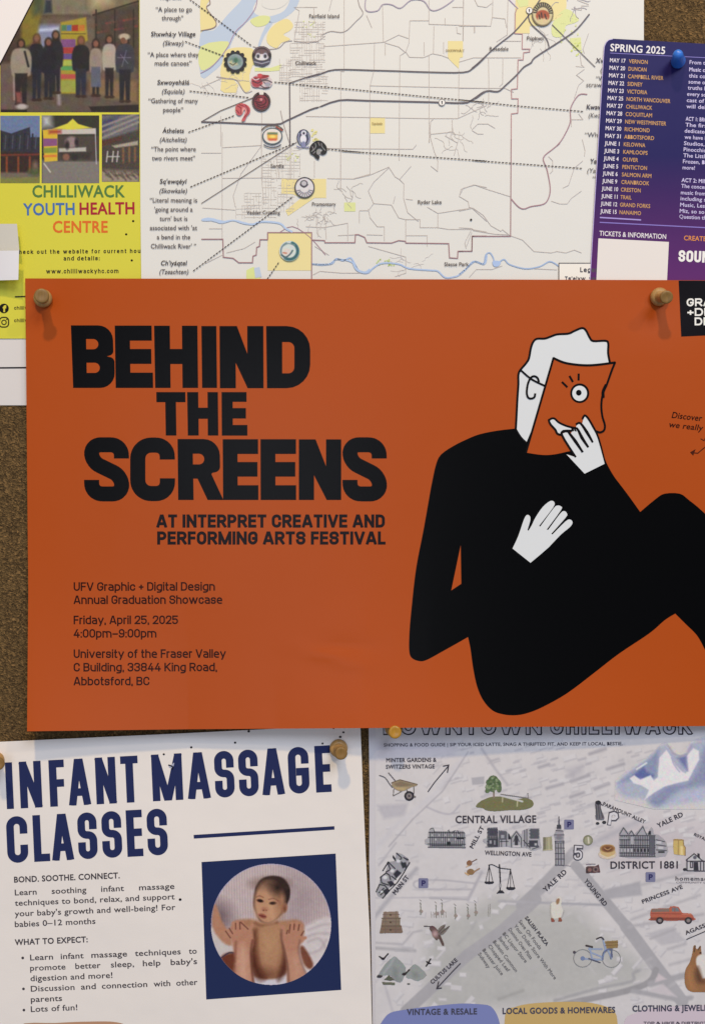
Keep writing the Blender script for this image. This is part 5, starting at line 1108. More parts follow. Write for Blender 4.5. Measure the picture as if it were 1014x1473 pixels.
R.line(Dd(30, 232, 420, 246), 3.2, (160, 158, 164), 1.5); R.line(C(800, 228, 1014, 236), 3.4, (168, 165, 170), 1.6); R.line(C(400, 210, 620, 218), 3, (166, 163, 168), 1.4); R.line(C(620, 220, 700, 60), 4, (170, 166, 172), 1.8)
R.line(smooth(C(660, 125, 500, 108, 370, 105, 310, 115, 310, 145, 370, 158, 640, 160), 3), 2, (170, 166, 172), 1.4); R.line(C(60, 500, 310, 518), 4.5, (168, 165, 168), 1.8); R.line(C(60, 470, 240, 480, 300, 410, 350, 400), 2.6, (174, 170, 174), 1.6)
R.line(A(60, 760, 200, 600, 420, 420, 600, 190), 8, (198, 194, 198), 3, .8); R.line(A(160, 720, 300, 560, 470, 400, 620, 170), 1.8, (166, 162, 168), 1.2); R.line(A(200, 700, 100, 830), 1.6, (170, 166, 172), 1.6); R.line(A(700, 150, 780, 270, 850, 360), 3, (172, 168, 174), 2)
R.poly(A(640, 320, 715, 312, 715, 355, 645, 362), (168, 165, 170), 1); R.poly(A(90, 480, 270, 470, 250, 540, 130, 560), (180, 176, 182), 3); R.line(smooth(A(380, 490, 450, 520, 520, 530, 570, 480), 4), 2, (170, 166, 174), 1.6)
R.poly(A(60, 90, 350, 90, 550, 120, 550, 200, 60, 230), (196, 190, 196), 6, .7); R.line(C(60, 340, 190, 180, 320, 40), 6, (170, 167, 172), 2.2); R.line(C(60, 210, 620, 205), 1.6, (176, 172, 178), 1.4); R.line(C(560, 480, 640, 400, 665, 350), 3.6, (168, 166, 166), 2); R.line(C(800, 800, 940, 750), 5, (160, 158, 156), 1.8, .8)
R.line(C(60, 720, 120, 660, 180, 870), 3, (176, 172, 178), 2, .7); R.poly(E2(820, 30, 1014, -20, 1014, 60, 900, 170), (178, 174, 180), 3, .5)
for i in range(60):
    x = 545+RNG.random()*440; y = 1200+RNG.random()*240; l = 5+RNG.random()*16; a = RNG.choice([-.5, .05, .9])
    R.line([(x, y), (x+l*math.cos(a), y+l*math.sin(a))], 2+RNG.random()*3, (178, 174, 178) if RNG.random() < .6 else (198, 194, 197), 2.5, .4)
R.noise(1.6, 5, 1); R.noise(1.6, 30, 1); Dn.picture('street_map_print', R, 1, mat=dt_p)
# title, partly hidden by the orange poster
def outline_text(b, x, y, cap, w, rgb, t1=7.2, t2=4.0, gap=3.4):
    d = t1-t2; wide = sum(DIN[c][0] for c in b); nI = sum(1 for c in b if not DIN[c][0])
    u = (w-nI*t1-(len(b)-1)*gap)/wide; px = x; P = []; Q = []
    for c in b:
        wf = DIN[c][0]; (v, f), Wd = din_glyph(c, u, cap, t1); P.append((v*[1, -1]+[px, y], f))
        (v2, f2), W2 = din_glyph(c, (Wd-d)/wf if wf else t2, cap-d, t2); Q.append((v2*[1, -1]+[px+d/2-.35, y-d/2-.35], f2)); px += Wd+gap
    Dn.put('title_lettering', merge(P), ink((38, 36, 44)), 3); Dn.put('title_inlay', merge(Q), ink((190, 186, 192)), 4)
outline_text('DOWNTOWN', 551, 1057.5, 27, 228, 0); outline_text('CHILLIWACK', 791, 1057, 27, 204, 0)
Dn.text('tagline', 'SHOPPING & FOOD GUIDE | SIP YOUR ICED LATTE, SNAG A THRIFTED FIT, AND KEEP IT LOCAL, BESTIE.', 552, 1074, (58, 56, 64), 4.6, 343, -.35, 'gill', .12, lev=3)
DT = (58, 55, 62)
def dt(b, x, y, w, cap, ang=0, bo=.22, f='gill', rgb=DT, **k): Dn.text('street_name' if cap < 9 else 'area_name', b, x, y, rgb, cap, w, ang, f, bo, lev=4, **k)
dt('MINTER GARDENS &', 555.5, 1096.3, 72, 5.6, -.5, .2); dt('SWITZERS VINTAGE', 555, 1105.8, 70, 5.6, -.5, .2)
Dn.line('drawn_arrow', E1(540, 375, 600, 290, 728, 138), 1.5, DT, 4); Dn.line('drawn_arrow', E1(678, 140, 730, 130, 718, 200), 1.6, DT, 5)
dt('CENTRAL VILLAGE', 655, 1184, 116, 10.3, -.3, .2, gap=.2); dt('WELLINGTON AVE', 697, 1229.5, 67, 6, 2.2, .2); dt('MILL ST', 680, 1221, 35, 5.8, -62, .22)
dt('PARAMOUNT ALLEY', 866, 1158.5, 66, 5.2, 23.5, .2); dt('YALE RD', 946.5, 1191, 40, 6.6, -25.5, .2); dt('DISTRICT 1881', 877.5, 1249.5, 97, 10, -.3, .2, gap=.2)
dt('MAIN ST', 569, 1287.5, 32, 6.4, -52, .22); dt('YALE RD', 784.5, 1283.5, 42, 6.8, -42.5, .22); dt('YOUNG RD', 839, 1267.5, 47, 6.4, 51, .22); dt('PRINCESS AVE', 924, 1300, 62, 5.6, -21, .2); dt('AGASSIZ', 986, 1345, 40, 5.6, -22, .2)
Dn.line('drawn_line', Dd(905, 445, 1060, 378), 1.3, DT, 4); dt('CULTUS LAKE', 622, 1416, 50, 5.8, -43, .2)
Dn.line('drawn_arrow', E5(838, 290, 760, 370, 625, 515), 1.5, DT, 5); Dn.line('drawn_arrow', E5(640, 455, 622, 520, 668, 515), 1.6, DT, 6)
Dn.text('street_name', 'homemade', 971, 1266.5, (84, 80, 84), 5.8, 52, .5, 'gill', .16, lev=4, space=1.1); Dn.text('street_name', 'COMMUNITY CO', 972, 1270.5, (120, 116, 120), 2.3, 48, .5, 'gill', .1, lev=4); Dn.text('street_name', 'ROYAL AV', 997, 1202, DT, 4.4, 30, 24, 'din', .2, lev=4)
for b, (p0, p1) in (('SALISH PLAZA', E6(465, 568, 690, 862)), ('Save On Foods', E6(400, 605, 618, 900)), ('Your Dollar Store With More', E6(352, 652, 775, 1212)), ('Domino Oven Pizza', E6(293, 690, 525, 1002)), ('BC Liquor Store', E6(233, 735, 470, 1038)), ('Starbucks', E6(190, 780, 285, 905)), ('Bulletin Common', E6(133, 818, 370, 1135)), ('Chopped Leaf', E6(82, 862, 288, 1132)), ('Booster Juice', E6(24, 905, 222, 1168)), ('Subway', E6(-22, 945, 82, 1096))):
    L_ = math.hypot(p1[0]-p0[0], p1[1]-p0[1]); a_ = math.degrees(math.atan2(p1[1]-p0[1], p1[0]-p0[0]))
    Dn.text('shop_list', b, p0[0], p0[1]+2, DT if b.isupper() else (96, 94, 96), 5.0, L_, a_, 'gill', .24 if b.isupper() else .1, lev=4)
Dn.poly('footer_panel', smooth(E5(80, 900, 130, 810, 200, 740, 340, 712, 480, 692, 700, 668, 860, 656, 1014, 663), 4)+smooth(E5(1014, 663, 1110, 680, 1170, 760, 1200, 860), 3)+[(722, 1560), (540, 1560)], (110, 116, 156), 3)
Dn.poly('footer_panel', smooth([(724, 1560), (726, 1462), (740, 1449), (770, 1443), (830, 1441), (865, 1446), (884, 1456), (888, 1475)], 4)+[(890, 1560)], (176, 152, 106), 3)
Dn.poly('footer_panel', smooth([(890, 1560), (896, 1475), (912, 1458), (940, 1450), (1014, 1446), (1110, 1448)], 4)+[(1110, 1560)], (188, 176, 184), 3)
for b, x, y, w in (('VINTAGE & RESALE', 585, 1460, 101), ('LOCAL GOODS & HOMEWARES', 722.5, 1458.5, 162), ('CLOTHING & JEWELLERY', 909, 1455, 128)):
    Dn.text('footer_lettering', b, x, y, (62, 62, 76), 8.2, w, -.6, 'gill', .3, lev=4)
Dn.text('footer_lettering', 'TOP & HIKE & DISTRICT 1881', 925, 1474, (72, 66, 76), 4.4, 110, 0, 'din', .24, lev=4)
for x, y in ((608.7, 1270.3), (818, 1186), (935, 1261.5)): Dn.poly('parking_sign', rr(x-7, y-7, x+7, y+7, 1.5, 1.5, 1.5, 1.5), (108, 108, 132), 4); Dn.text('parking_letter', 'P', x-2.6, y+4, (48, 46, 82), 8, 6, 0, 'din', .25, lev=5)
def pic(name, label, x0, y0, x1, y1, fn, res=2.2):
    R = Ras(x0, y0, x1, y1, res); fn(R); R.noise(5, 2); Dn.picture(name, R, 4, label=label)
def f(R):   # wheelbarrow
    for p in ((100, 225, 150, 245, 190, 300, 218, 335), (183, 203, 215, 240, 245, 275)): R.line(smooth(E1(*p), 3), 1.5, (96, 92, 98), .7)
    R.poly(E1(210, 290, 285, 262, 445, 305, 440, 320, 395, 330, 340, 360, 290, 372, 240, 350, 215, 320), (148, 132, 108), .8); R.poly(E1(225, 300, 290, 275, 430, 312, 350, 325, 260, 330), (122, 106, 86), 1, .8); R.poly(E1(235, 330, 350, 335, 320, 362, 260, 355), (174, 152, 112), 1.2, .8)
    R.line(E1(210, 292, 285, 264, 445, 306), 1, (84, 72, 62), .6); R.line(E1(230, 350, 225, 412, 300, 372), 1.2, (104, 98, 96), .7); R.line(E1(412, 330, 412, 390), 1.2, (104, 98, 96), .7); R.line(E1(350, 360, 372, 410), 1.4, (96, 88, 84), .7)
    R.ell(E1(370, 412), 7, 7, (42, 38, 44), .7); R.ell(E1(370, 412), 4.2, 4.2, (126, 118, 116), .8); R.ell(E1(370, 412), 1.6, 1.6, (60, 56, 60), .8); R.ell(E1(422, 420), 1.6, 1.6, (110, 104, 100), .8)
pic('drawn_wheelbarrow', 'old wooden wheelbarrow drawing', 544, 1108, 604, 1154, f)
def f(R):   # tree on a lawn
    R.poly(smooth(E2(28, 375, 60, 340, 130, 305, 190, 292, 300, 295, 400, 315, 470, 305, 530, 320, 552, 355, 530, 390, 450, 412, 330, 415, 200, 425, 120, 415, 90, 395, 40, 390), 3, True), (108, 106, 76), .8)
    for i in range(60): R.ell((692+RNG.random()*66, 1150+RNG.random()*13), 1.4, .8, (92+int(RNG.random()*34), 92+int(RNG.random()*30), 62), .8, .6, keep=True)
    R.line(E2(188, 230, 192, 300), 2, (128, 112, 104), .8)
    for c in ((185, 130, 6.5, 5), (150, 160, 5, 4.4), (215, 165, 6, 5), (145, 205, 5, 4.4), (190, 195, 7, 5), (240, 215, 3.4, 6), (225, 180, 5, 5), (170, 225, 5, 3), (130, 240, 3, 3)): R.ell(E2(c[0], c[1]), c[2], c[3], (84, 100, 72), 1.2)
    for i in range(46): R.ell((699+RNG.random()*20, 1118+RNG.random()*22), 1.6, 1.2, [(62, 80, 52), (112, 128, 92), (150, 160, 130)][i % 3], .9, .8, keep=True)
    R.line(E2(250, 280, 450, 335), 2.6, (190, 188, 190), .7); R.line(E2(255, 270, 500, 305), 1.4, (110, 106, 106), .6); R.line(E2(270, 300, 268, 340), 1.6, (176, 170, 140), .7); R.line(E2(405, 335, 402, 378), 1.8, (176, 170, 140), .7); R.line(E2(270, 225, 490, 265, 580, 245), 1, (150, 146, 150), .9, .7); R.line(E2(500, 262, 505, 300), 1, (130, 126, 126), .7)
pic('drawn_park', 'round tree on a green lawn with a white fence', 683, 1114, 774, 1169, f)
def facade(R, cv, outline, strokes, wins=(), base=(160, 158, 163), dk=(34, 34, 42)):
    R.poly(cv(*outline), base, .7)
    for p in strokes: R.line(cv(*p), 1.0, dk, .6, .95, keep=True)
    for x, y, w, h, c in wins: R.poly(cv(x, y, x+w, y, x+w, y+h, x, y+h), c, .6, keep=True)
def f(R):
    st_ = [(x, 740, x+2, 870) for x in range(560, 880, 17)]+[(540, y, 885, y+3) for y in (745, 790, 850, 880)]+[(545, 720, 590, 700, 600, 740), (720, 715, 735, 740), (770, 740, 800, 715, 830, 760)]
    facade(R, E1, (540, 885, 545, 860, 515, 850, 512, 810, 540, 795, 548, 730, 565, 705, 590, 702, 600, 730, 715, 735, 735, 712, 745, 735, 790, 725, 860, 728, 885, 760, 885, 890), st_, [(575+i*30, 760+(i % 2)*40, 12, 18, (176, 174, 178)) for i in range(10)]+[(715, 830, 30, 30, (34, 34, 40)), (800, 790, 70, 16, (34, 34, 40)), (570, 860, 280, 10, (60, 60, 68))])
pic('drawn_building', 'ink drawing of a long low shop row', 609, 1188, 672, 1222, f)
def f(R):
    facade(R, E2, (110, 750, 135, 730, 90, 700, 90, 680, 130, 670, 130, 575, 222, 568, 225, 600, 290, 598, 330, 630, 340, 660, 395, 595, 440, 640, 450, 600, 500, 580, 605, 578, 612, 700, 625, 760, 570, 780, 530, 785, 500, 760, 350, 755, 320, 745, 120, 757),
           [(x, 575, x, 750) for x in (135, 150, 170, 190, 208, 222, 240, 260, 305)]+[(130, y, 225, y) for y in (590, 620, 660, 700, 730)]+[(470, 600, 470, 740), (490, 590, 490, 750), (515, 600, 600, 602), (515, 630, 600, 632), (515, 660, 600, 660), (350, 750, 350, 670, 395, 610, 440, 670, 440, 750), (370, 700, 395, 640, 420, 700), (500, 720, 560, 700, 600, 750, 540, 770), (460, 690, 520, 760), (250, 700, 320, 700)],
           [(140, 580, 80, 70, (66, 66, 76)), (140, 670, 90, 80, (60, 60, 68)), (240, 605, 60, 80, (84, 84, 92)), (320, 630, 25, 50, (38, 38, 44)), (380, 650, 30, 90, (54, 54, 60)), (365, 735, 70, 14, (196, 194, 196)), (520, 585, 80, 90, (80, 80, 88)), (510, 690, 80, 60, (60, 60, 68)), (560, 715, 22, 22, (170, 168, 172)), (150, 690, 20, 30, (150, 150, 156)), (190, 690, 15, 40, (130, 130, 138)), (255, 640, 30, 30, (150, 150, 156))])
pic('drawn_building', 'ink drawing of a corner shop and church front', 692, 1188, 781, 1226, f)
def f(R):
    R.poly(E2(738, 640, 755, 600, 765, 590, 765, 560, 775, 545, 782, 475, 790, 545, 800, 560, 803, 590, 820, 605, 830, 640, 828, 700, 833, 920, 750, 922, 748, 700), (150, 148, 154), .7)
    for p in ((742, 640, 828, 640), (745, 700, 832, 697), (748, 715, 830, 712), (752, 760, 830, 760), (752, 810, 832, 810), (752, 860, 832, 860), (750, 915, 832, 918), (752, 700, 754, 915), (826, 700, 830, 915), (775, 720, 777, 910), (800, 720, 802, 910), (755, 600, 820, 605), (765, 575, 802, 575)): R.line(E2(*p), 1, (60, 58, 68), .6)
    R.line(E2(782, 475, 785, 560), 1.6, (70, 68, 78), .7); R.poly(E2(765, 548, 802, 548, 802, 585, 765, 585), (62, 60, 70), .7); R.ell(E2(785, 665), 5, 3, (120, 118, 126), .8)
    R.line(E2(830, 915, 890, 925), 1, (140, 136, 142), .8)
pic('drawn_clock_tower', 'tall ink clock tower drawing', 795, 1174, 822, 1248, f)
def f(R):
    R.poly(E2(640, 660, 660, 660, 662, 780, 638, 785), (112, 108, 90), .8); R.poly(E2(664, 662, 718, 655, 725, 775, 664, 780), (148, 144, 120), .8); R.line(E2(690, 670, 692, 775), 1.6, (176, 170, 140), .8); R.line(E2(640, 780, 725, 776), 1, (190, 180, 150), .7)
pic('drawn_books', 'pair of standing books drawing', 779, 1202, 796, 1226, f)
Dn.text('drawn_numeral', '5', 823.5, 1237.5, (70, 68, 76), 22.5, 14, 4, 'din', .26, lev=4); Dn.text('numeral_inlay', '5', 825, 1236.1, (196, 193, 197), 19.6, 11.2, 4, 'din', .13, lev=5)
def f(R):
    R.ell(E3(84, 434), 7, 7.4, (118, 118, 96), .8); R.ell(E3(84, 434), 5, 5.4, (146, 144, 122), .8); R.line(E3(86, 412, 90, 455), 2, (206, 200, 184), .7)
pic('drawn_badge', 'small round olive badge', 837, 1200, 854, 1218, f)
def f(R):
    R.ell(E3(238, 545), 13, 7, (198, 182, 168), .8); R.poly(smooth(E3(180, 505, 195, 475, 240, 466, 285, 475, 300, 510, 290, 550, 240, 568, 195, 555), 3, True), (188, 162, 118), .9); R.ell(E3(240, 500), 10, 5.4, (128, 88, 58), .9); R.ell(E3(240, 505), 6, 3.4, (96, 62, 46), 1); R.line(smooth(E3(215, 495, 240, 510, 265, 495), 3), 1, (196, 158, 112), .7); R.line(smooth(E3(180, 545, 240, 570, 295, 550), 3), 1.2, (212, 202, 180), .7)
pic('drawn_pastry', 'round pastry on a plate', 858, 1212, 888, 1242, f)
def f(R):
    R.poly(E3(68, 650, 80, 640, 140, 640, 170, 625, 182, 690, 70, 695), (88, 64, 66), .8); R.line(E3(72, 625, 140, 622), 1.6, (130, 122, 126), .7); R.poly(E3(70, 650, 120, 650, 120, 690, 70, 690), (60, 46, 50), .8); R.ell(E3(98, 668), 3, 3, (126, 90, 88), .8); R.ell(E3(145, 665), 4, 4, (120, 100, 100), .8); R.ell(E3(145, 665), 2, 2, (58, 44, 48), .8)
pic('drawn_camera', 'small brown camera drawing', 840, 1240, 866, 1259, f)
def f(R):
    facade(R, E3, (330, 560, 330, 380, 365, 325, 402, 370, 430, 350, 450, 385, 495, 345, 520, 310, 540, 370, 560, 380, 572, 350, 585, 330, 600, 345, 605, 385, 640, 390, 680, 420, 705, 450, 720, 520, 700, 560, 610, 570, 420, 575),
           [(x, 400, x, 560) for x in range(345, 620, 14)]+[(335, y, 615, y+2) for y in (395, 430, 475, 490, 535, 560)]+[(335, 385, 365, 335, 400, 385), (410, 385, 428, 360, 450, 395), (470, 390, 518, 325, 548, 390), (625, 430, 690, 445), (625, 470, 700, 480), (625, 510, 705, 515)],
           [(345+i*26, 500, 12, 26, (174, 172, 176) if i < 4 else (44, 44, 50)) for i in range(10)]+[(340, 410, 60, 14, (150, 148, 154)), (420, 405, 26, 60, (160, 158, 164)), (560, 360, 22, 30, (40, 40, 46)), (625, 440, 40, 20, (188, 186, 190)), (640, 485, 40, 18, (188, 186, 190)), (640, 520, 50, 14, (48, 48, 54)), (570, 400, 40, 150, (88, 88, 96))], (156, 154, 160))
pic('drawn_building', 'ink drawing of a gabled brick block with a round end', 888, 1184, 963, 1236, f)
def f(R):
    R.poly(E3(762, 430, 780, 422, 838, 430, 842, 475, 852, 490, 852, 552, 765, 545, 758, 480), (190, 166, 106), .8); R.line(E3(800, 435, 798, 545), 1.2, (146, 122, 78), .7); R.line(E3(765, 430, 838, 432, 842, 475, 855, 490, 853, 555), 1.4, (138, 112, 76), .7); R.poly(E3(815, 480, 835, 480, 836, 550, 815, 548), (216, 198, 146), .9)
pic('drawn_candles', 'yellow block with lettering drawing', 966, 1204, 988, 1233, f)
def f(R):
    R.poly(E3(862, 590, 925, 540, 1000, 600, 1060, 590, 1060, 680, 860, 675), (188, 185, 188), .7)
    for p in ((862, 590, 925, 540, 1000, 605), (868, 590, 868, 672), (895, 605, 912, 605, 912, 650, 895, 650, 895, 605), (850, 660, 870, 675, 1060, 680), (955, 540, 958, 570), (960, 600, 1060, 600), (870, 600, 1000, 600)): R.line(E3(*p), 1.4, (44, 42, 50), .6)
    R.poly(E3(920, 605, 955, 605, 960, 675, 920, 672), (48, 46, 54), .7); R.poly(E3(955, 540, 968, 540, 970, 572, 955, 562), (48, 46, 54), .7); R.ell(E3(930, 570), 2.6, 2.6, (90, 88, 96), .7); R.ell(E3(850, 665), 2.6, 2, (40, 40, 46), .8)
    for x in (975, 1000, 1030): R.line(E3(x, 610, x, 670), 2, (70, 68, 76), .7)
pic('drawn_house', 'ink house with pitched roof at the right edge', 981, 1226, 1020, 1256, f)
def f(R):
    R.poly(smooth(E3(140, 150, 150, 128, 175, 128, 190, 148, 185, 180, 215, 260, 180, 275, 145, 265, 145, 200), 3, True), (104, 102, 108), .8); R.ell(E3(165, 135), 4, 3, (40, 40, 46), .7); R.ell(E3(160, 300), 2.6, 2, (50, 50, 56), .8); R.ell(E3(212, 292), 3, 2.4, (50, 50, 56), .8)
    for p in ((150, 160, 155, 260), (165, 150, 175, 262), (180, 170, 200, 255), (185, 145, 205, 160)): R.line(E3(*p), 1, (56, 54, 62), .6)
pic('drawn_couple', 'ink drawing of a figure beside the white letter', 853, 1150, 872, 1188, f)
Dn.line('drawn_letter', E3(250, 315, 262, 222, 290, 214, 312, 225, 316, 250, 300, 268, 270, 268), 5.6, (72, 70, 78), 4); Dn.line('letter_inlay', E3(252, 310, 264, 228, 290, 220, 308, 230, 311, 250, 297, 262, 270, 263), 3.6, (200, 197, 201), 5)
def f(R):   # watercolour mountain
    W1 = (164, 169, 186)
    sil = smooth(B(505, 340, 600, 260, 690, 200, 760, 130, 795, 125, 830, 170, 870, 190, 905, 170, 930, 120, 1005, 85, 1110, 60, 1110, 420, 1000, 440, 900, 455, 740, 480, 680, 440, 560, 430, 510, 390), 3, True)
    R.poly(B(480, 340, 600, 245, 690, 190, 760, 118, 800, 112, 870, 175, 930, 105, 1110, 40, 1110, 500, 740, 500, 480, 440), (200, 195, 196), .6)
    R.poly(sil, W1, 3.5, .9)
    R.poly(B(510, 345, 690, 205, 750, 140, 740, 320, 600, 330, 560, 340), (132, 139, 166), 3, .8, keep=True); R.poly(B(600, 300, 660, 250, 680, 280, 720, 300, 700, 330, 620, 318), (90, 98, 148), 2, .9, keep=True)
    R.poly(smooth(B(680, 445, 800, 350, 900, 340, 960, 270, 1010, 130, 1090, 100, 1090, 330, 900, 380, 830, 420, 750, 485), 3, True), (132, 137, 164), 4, .75, keep=True)
    R.poly(B(580, 318, 605, 300, 640, 325, 700, 300, 718, 330, 740, 310, 750, 200, 790, 155, 815, 190, 840, 240, 880, 280, 900, 290, 915, 270, 905, 190, 945, 145, 975, 160, 978, 210, 950, 260, 915, 330, 850, 345, 780, 365, 720, 400, 665, 440, 690, 385, 650, 360, 600, 345), (220, 217, 221), 1.2)
    R.poly(B(850, 200, 905, 185, 912, 275, 880, 240), (104, 112, 156), 2.5, .9); R.line(B(620, 265, 675, 230), 2.4, (214, 212, 218), 1); R.line(smooth(B(820, 200, 835, 240, 865, 280), 3), 1.6, (140, 146, 176), 1.2, .8)
    R.line(B(795, 125, 830, 175, 870, 192, 910, 175, 935, 125), 2, (150, 146, 158), 1.6, .8); R.poly(B(770, 480, 830, 425, 900, 390, 1090, 360, 1090, 440, 900, 460), (176, 180, 200), 5, .7, keep=True); R.noise(4, 5)
pic('painted_mountain', 'blue and white watercolour mountain', 884, 1056, 1040, 1164, f, 1.6)
def f(R):   # main street row, slanted
    R.poly(E4(70, 460, 100, 395, 110, 320, 160, 285, 180, 190, 240, 180, 255, 105, 300, 115, 360, 155, 375, 200, 320, 270, 240, 350, 180, 440, 130, 520, 85, 500), (150, 148, 154), .8)
    for p in ((70, 460, 100, 395, 150, 405, 185, 450), (110, 330, 160, 290, 190, 310, 200, 350), (110, 330, 120, 380, 180, 400), (130, 270, 180, 190, 240, 250), (175, 195, 200, 260, 160, 280), (225, 150, 250, 180, 300, 160), (255, 110, 300, 150), (225, 135, 240, 160), (300, 190, 340, 240), (320, 150, 360, 170), (95, 470, 140, 430), (110, 490, 160, 440), (130, 520, 200, 440, 260, 380, 320, 290, 375, 195), (210, 320, 250, 350), (250, 300, 290, 290)): R.line(E4(*p), 1.5, (34, 34, 40), .6)
    for p in ((130, 450, 175, 430, 180, 470, 150, 490), (170, 370, 210, 360, 240, 390, 200, 420), (225, 300, 260, 260, 300, 290, 250, 340), (290, 200, 340, 190, 350, 230, 310, 250), (325, 155, 355, 160, 350, 180)): R.poly(E4(*p), (44, 44, 52), .8, .9)
    for c in ((150, 330, 3.4), (215, 270, 3), (120, 460, 2), (270, 180, 3)): R.ell(E4(c[0], c[1]), c[2], c[2]*.8, (206, 204, 208), .8)
pic('drawn_building', 'slanted ink drawing of the main street shop row', 540, 1225, 592, 1294, f)
def f(R):
    for p, q, c in (((135, 645, 270, 640, 278, 700, 132, 702), (150, 652), (132, 114, 100)), ((125, 705, 288, 700, 290, 770, 115, 772), 0, (124, 108, 94)), ((115, 775, 300, 770, 312, 830, 300, 838, 100, 840), 0, (116, 98, 84))): R.poly(E4(*p), c, .8)
    for y in (702, 773): R.line(E4(120, y, 292, y), 1, (88, 72, 62), .6)
    for y in (668, 735, 805): R.line(E4(130, y, 285, y), .8, (98, 82, 72), .6, .8); R.ell(E4(200, y+4), 1.4, 1.2, (70, 56, 50), .6)
    for x in (155, 250): R.line(E4(x, 645, x-4, 835), 1, (104, 88, 76), .7, .8)
pic('drawn_suitcases', 'stack of three brown suitcases', 545, 1309, 581, 1345, f)
def f(R):
    R.line(smooth(E4(505, 775, 560, 778, 590, 790), 3), 1.1, (52, 42, 46), .6); R.ell(E4(585, 800), 5, 4, (84, 58, 62), .7, ang=40); R.poly(smooth(E4(565, 790, 610, 790, 640, 830, 660, 870, 690, 945, 670, 950, 640, 890, 620, 905, 590, 870, 575, 830), 3, True), (96, 78, 74), .8)
    R.ell(E4(605, 845), 4.5, 5, (170, 142, 142), 2, .8); R.poly(smooth(E4(630, 815, 660, 775, 700, 760, 690, 800, 740, 770, 720, 805, 680, 850, 645, 850), 3, True), (112, 104, 98), .8)
    for p in ((640, 830, 690, 775), (655, 840, 730, 780), (640, 860, 680, 940)): R.line(E4(*p), 1, (66, 56, 54), .6)
pic('drawn_hummingbird', 'hovering hummingbird drawing', 608, 1328, 650, 1362, f)
def f(R):
    R.ell(E4(918, 200), 4, 4, (128, 92, 70), .8); R.line(E4(940, 190, 985, 165), 1.4, (110, 90, 80), .7); R.line(E4(890, 235, 912, 225), 1.6, (188, 166, 140), .8); R.ell(E4(930, 280), 5.4, 4.4, (130, 102, 72), .8); R.line(E4(960, 280, 1010, 250), 2, (150, 122, 100), .8); R.line(E4(880, 290, 910, 310), 2, (190, 160, 124), .8)
pic('drawn_brushes', 'two small brown brushes drawing', 666, 1232, 692, 1262, f)
def f(R):
    k = (44, 42, 50)
    R.line(smooth(E6(92, 32, 130, 28, 200, 60, 260, 70, 320, 75), 3), 1.3, k, .6); R.line(E6(203, 30, 205, 60, 212, 200), 2, k, .6); R.line(E6(212, 200, 210, 290), 1.4, k, .6); R.ell(E6(212, 245), 2, 3, (150, 148, 154), .7)
    for x0, y0, x1, y1 in ((97, 35, 60, 205), (97, 35, 97, 205), (97, 35, 135, 205), (318, 75, 285, 262), (318, 75, 318, 262), (318, 75, 358, 262)): R.line(E6(x0, y0, x1, y1), .8, k, .5)
    R.poly(smooth(E6(50, 205, 145, 205, 130, 228, 65, 228), 2, True), k, .6); R.poly(smooth(E6(275, 262, 368, 265, 352, 290, 290, 290), 2, True), k, .6); R.poly(E6(172, 328, 200, 295, 235, 295, 258, 325), k, .6)
pic('drawn_scales', 'ink balance scales', 694, 1240, 744, 1290, f, 2.6)
def f(R):
    for x, y in ((470, 560), (610, 580), (665, 560), (785, 600), (900, 600), (970, 570)):
        for j in range(5): R.line(E4(x-8+j*5, y-30+j*30, x+12-j*3, y-12+j*30), 1, (120, 112, 108), .8, .8)
        R.ell(E4(x+10, y+80), 3, 2.4, (150, 130, 126), 1.4, .8); R.line(E4(x+5, y, x+8, y+120), .8, (130, 134, 122), .8, .8)
    for j in range(7): R.line(E4(570+j*22, 640, 575+j*22, 700), .9, (136, 128, 124), .8, .8)
    for x in (1095, 1110): R.line(E4(x, 560+x % 20, x-8, 690), .9, (126, 120, 116), .8, .8)
pic('drawn_flowers', 'faint row of dried flower stems', 598, 1290, 712, 1324, f)
def f(R):
    R.poly(smooth(E6(735, 440, 770, 415, 795, 420, 800, 370, 840, 365, 850, 400, 845, 450, 862, 500, 845, 570, 800, 590, 745, 580, 735, 520), 3, True), (206, 202, 194), 1); R.poly(smooth(E6(795, 400, 815, 378, 830, 390, 820, 430, 798, 440), 3, True), (140, 108, 82), .9); R.line(smooth(E6(738, 450, 735, 520, 750, 580), 3), 1, (156, 150, 146), 1, .8); R.line(smooth(E6(880, 500, 860, 570, 845, 580), 3), 1, (166, 162, 160), 1, .8)
    R.poly(E6(740, 585, 760, 585, 780, 612, 775, 625, 742, 625), (130, 78, 62), .7); R.poly(E6(820, 580, 840, 580, 856, 605, 850, 622, 815, 620), (130, 78, 62), .7)
pic('drawn_goose', 'white goose with brown feet', 788, 1289, 814, 1328, f)
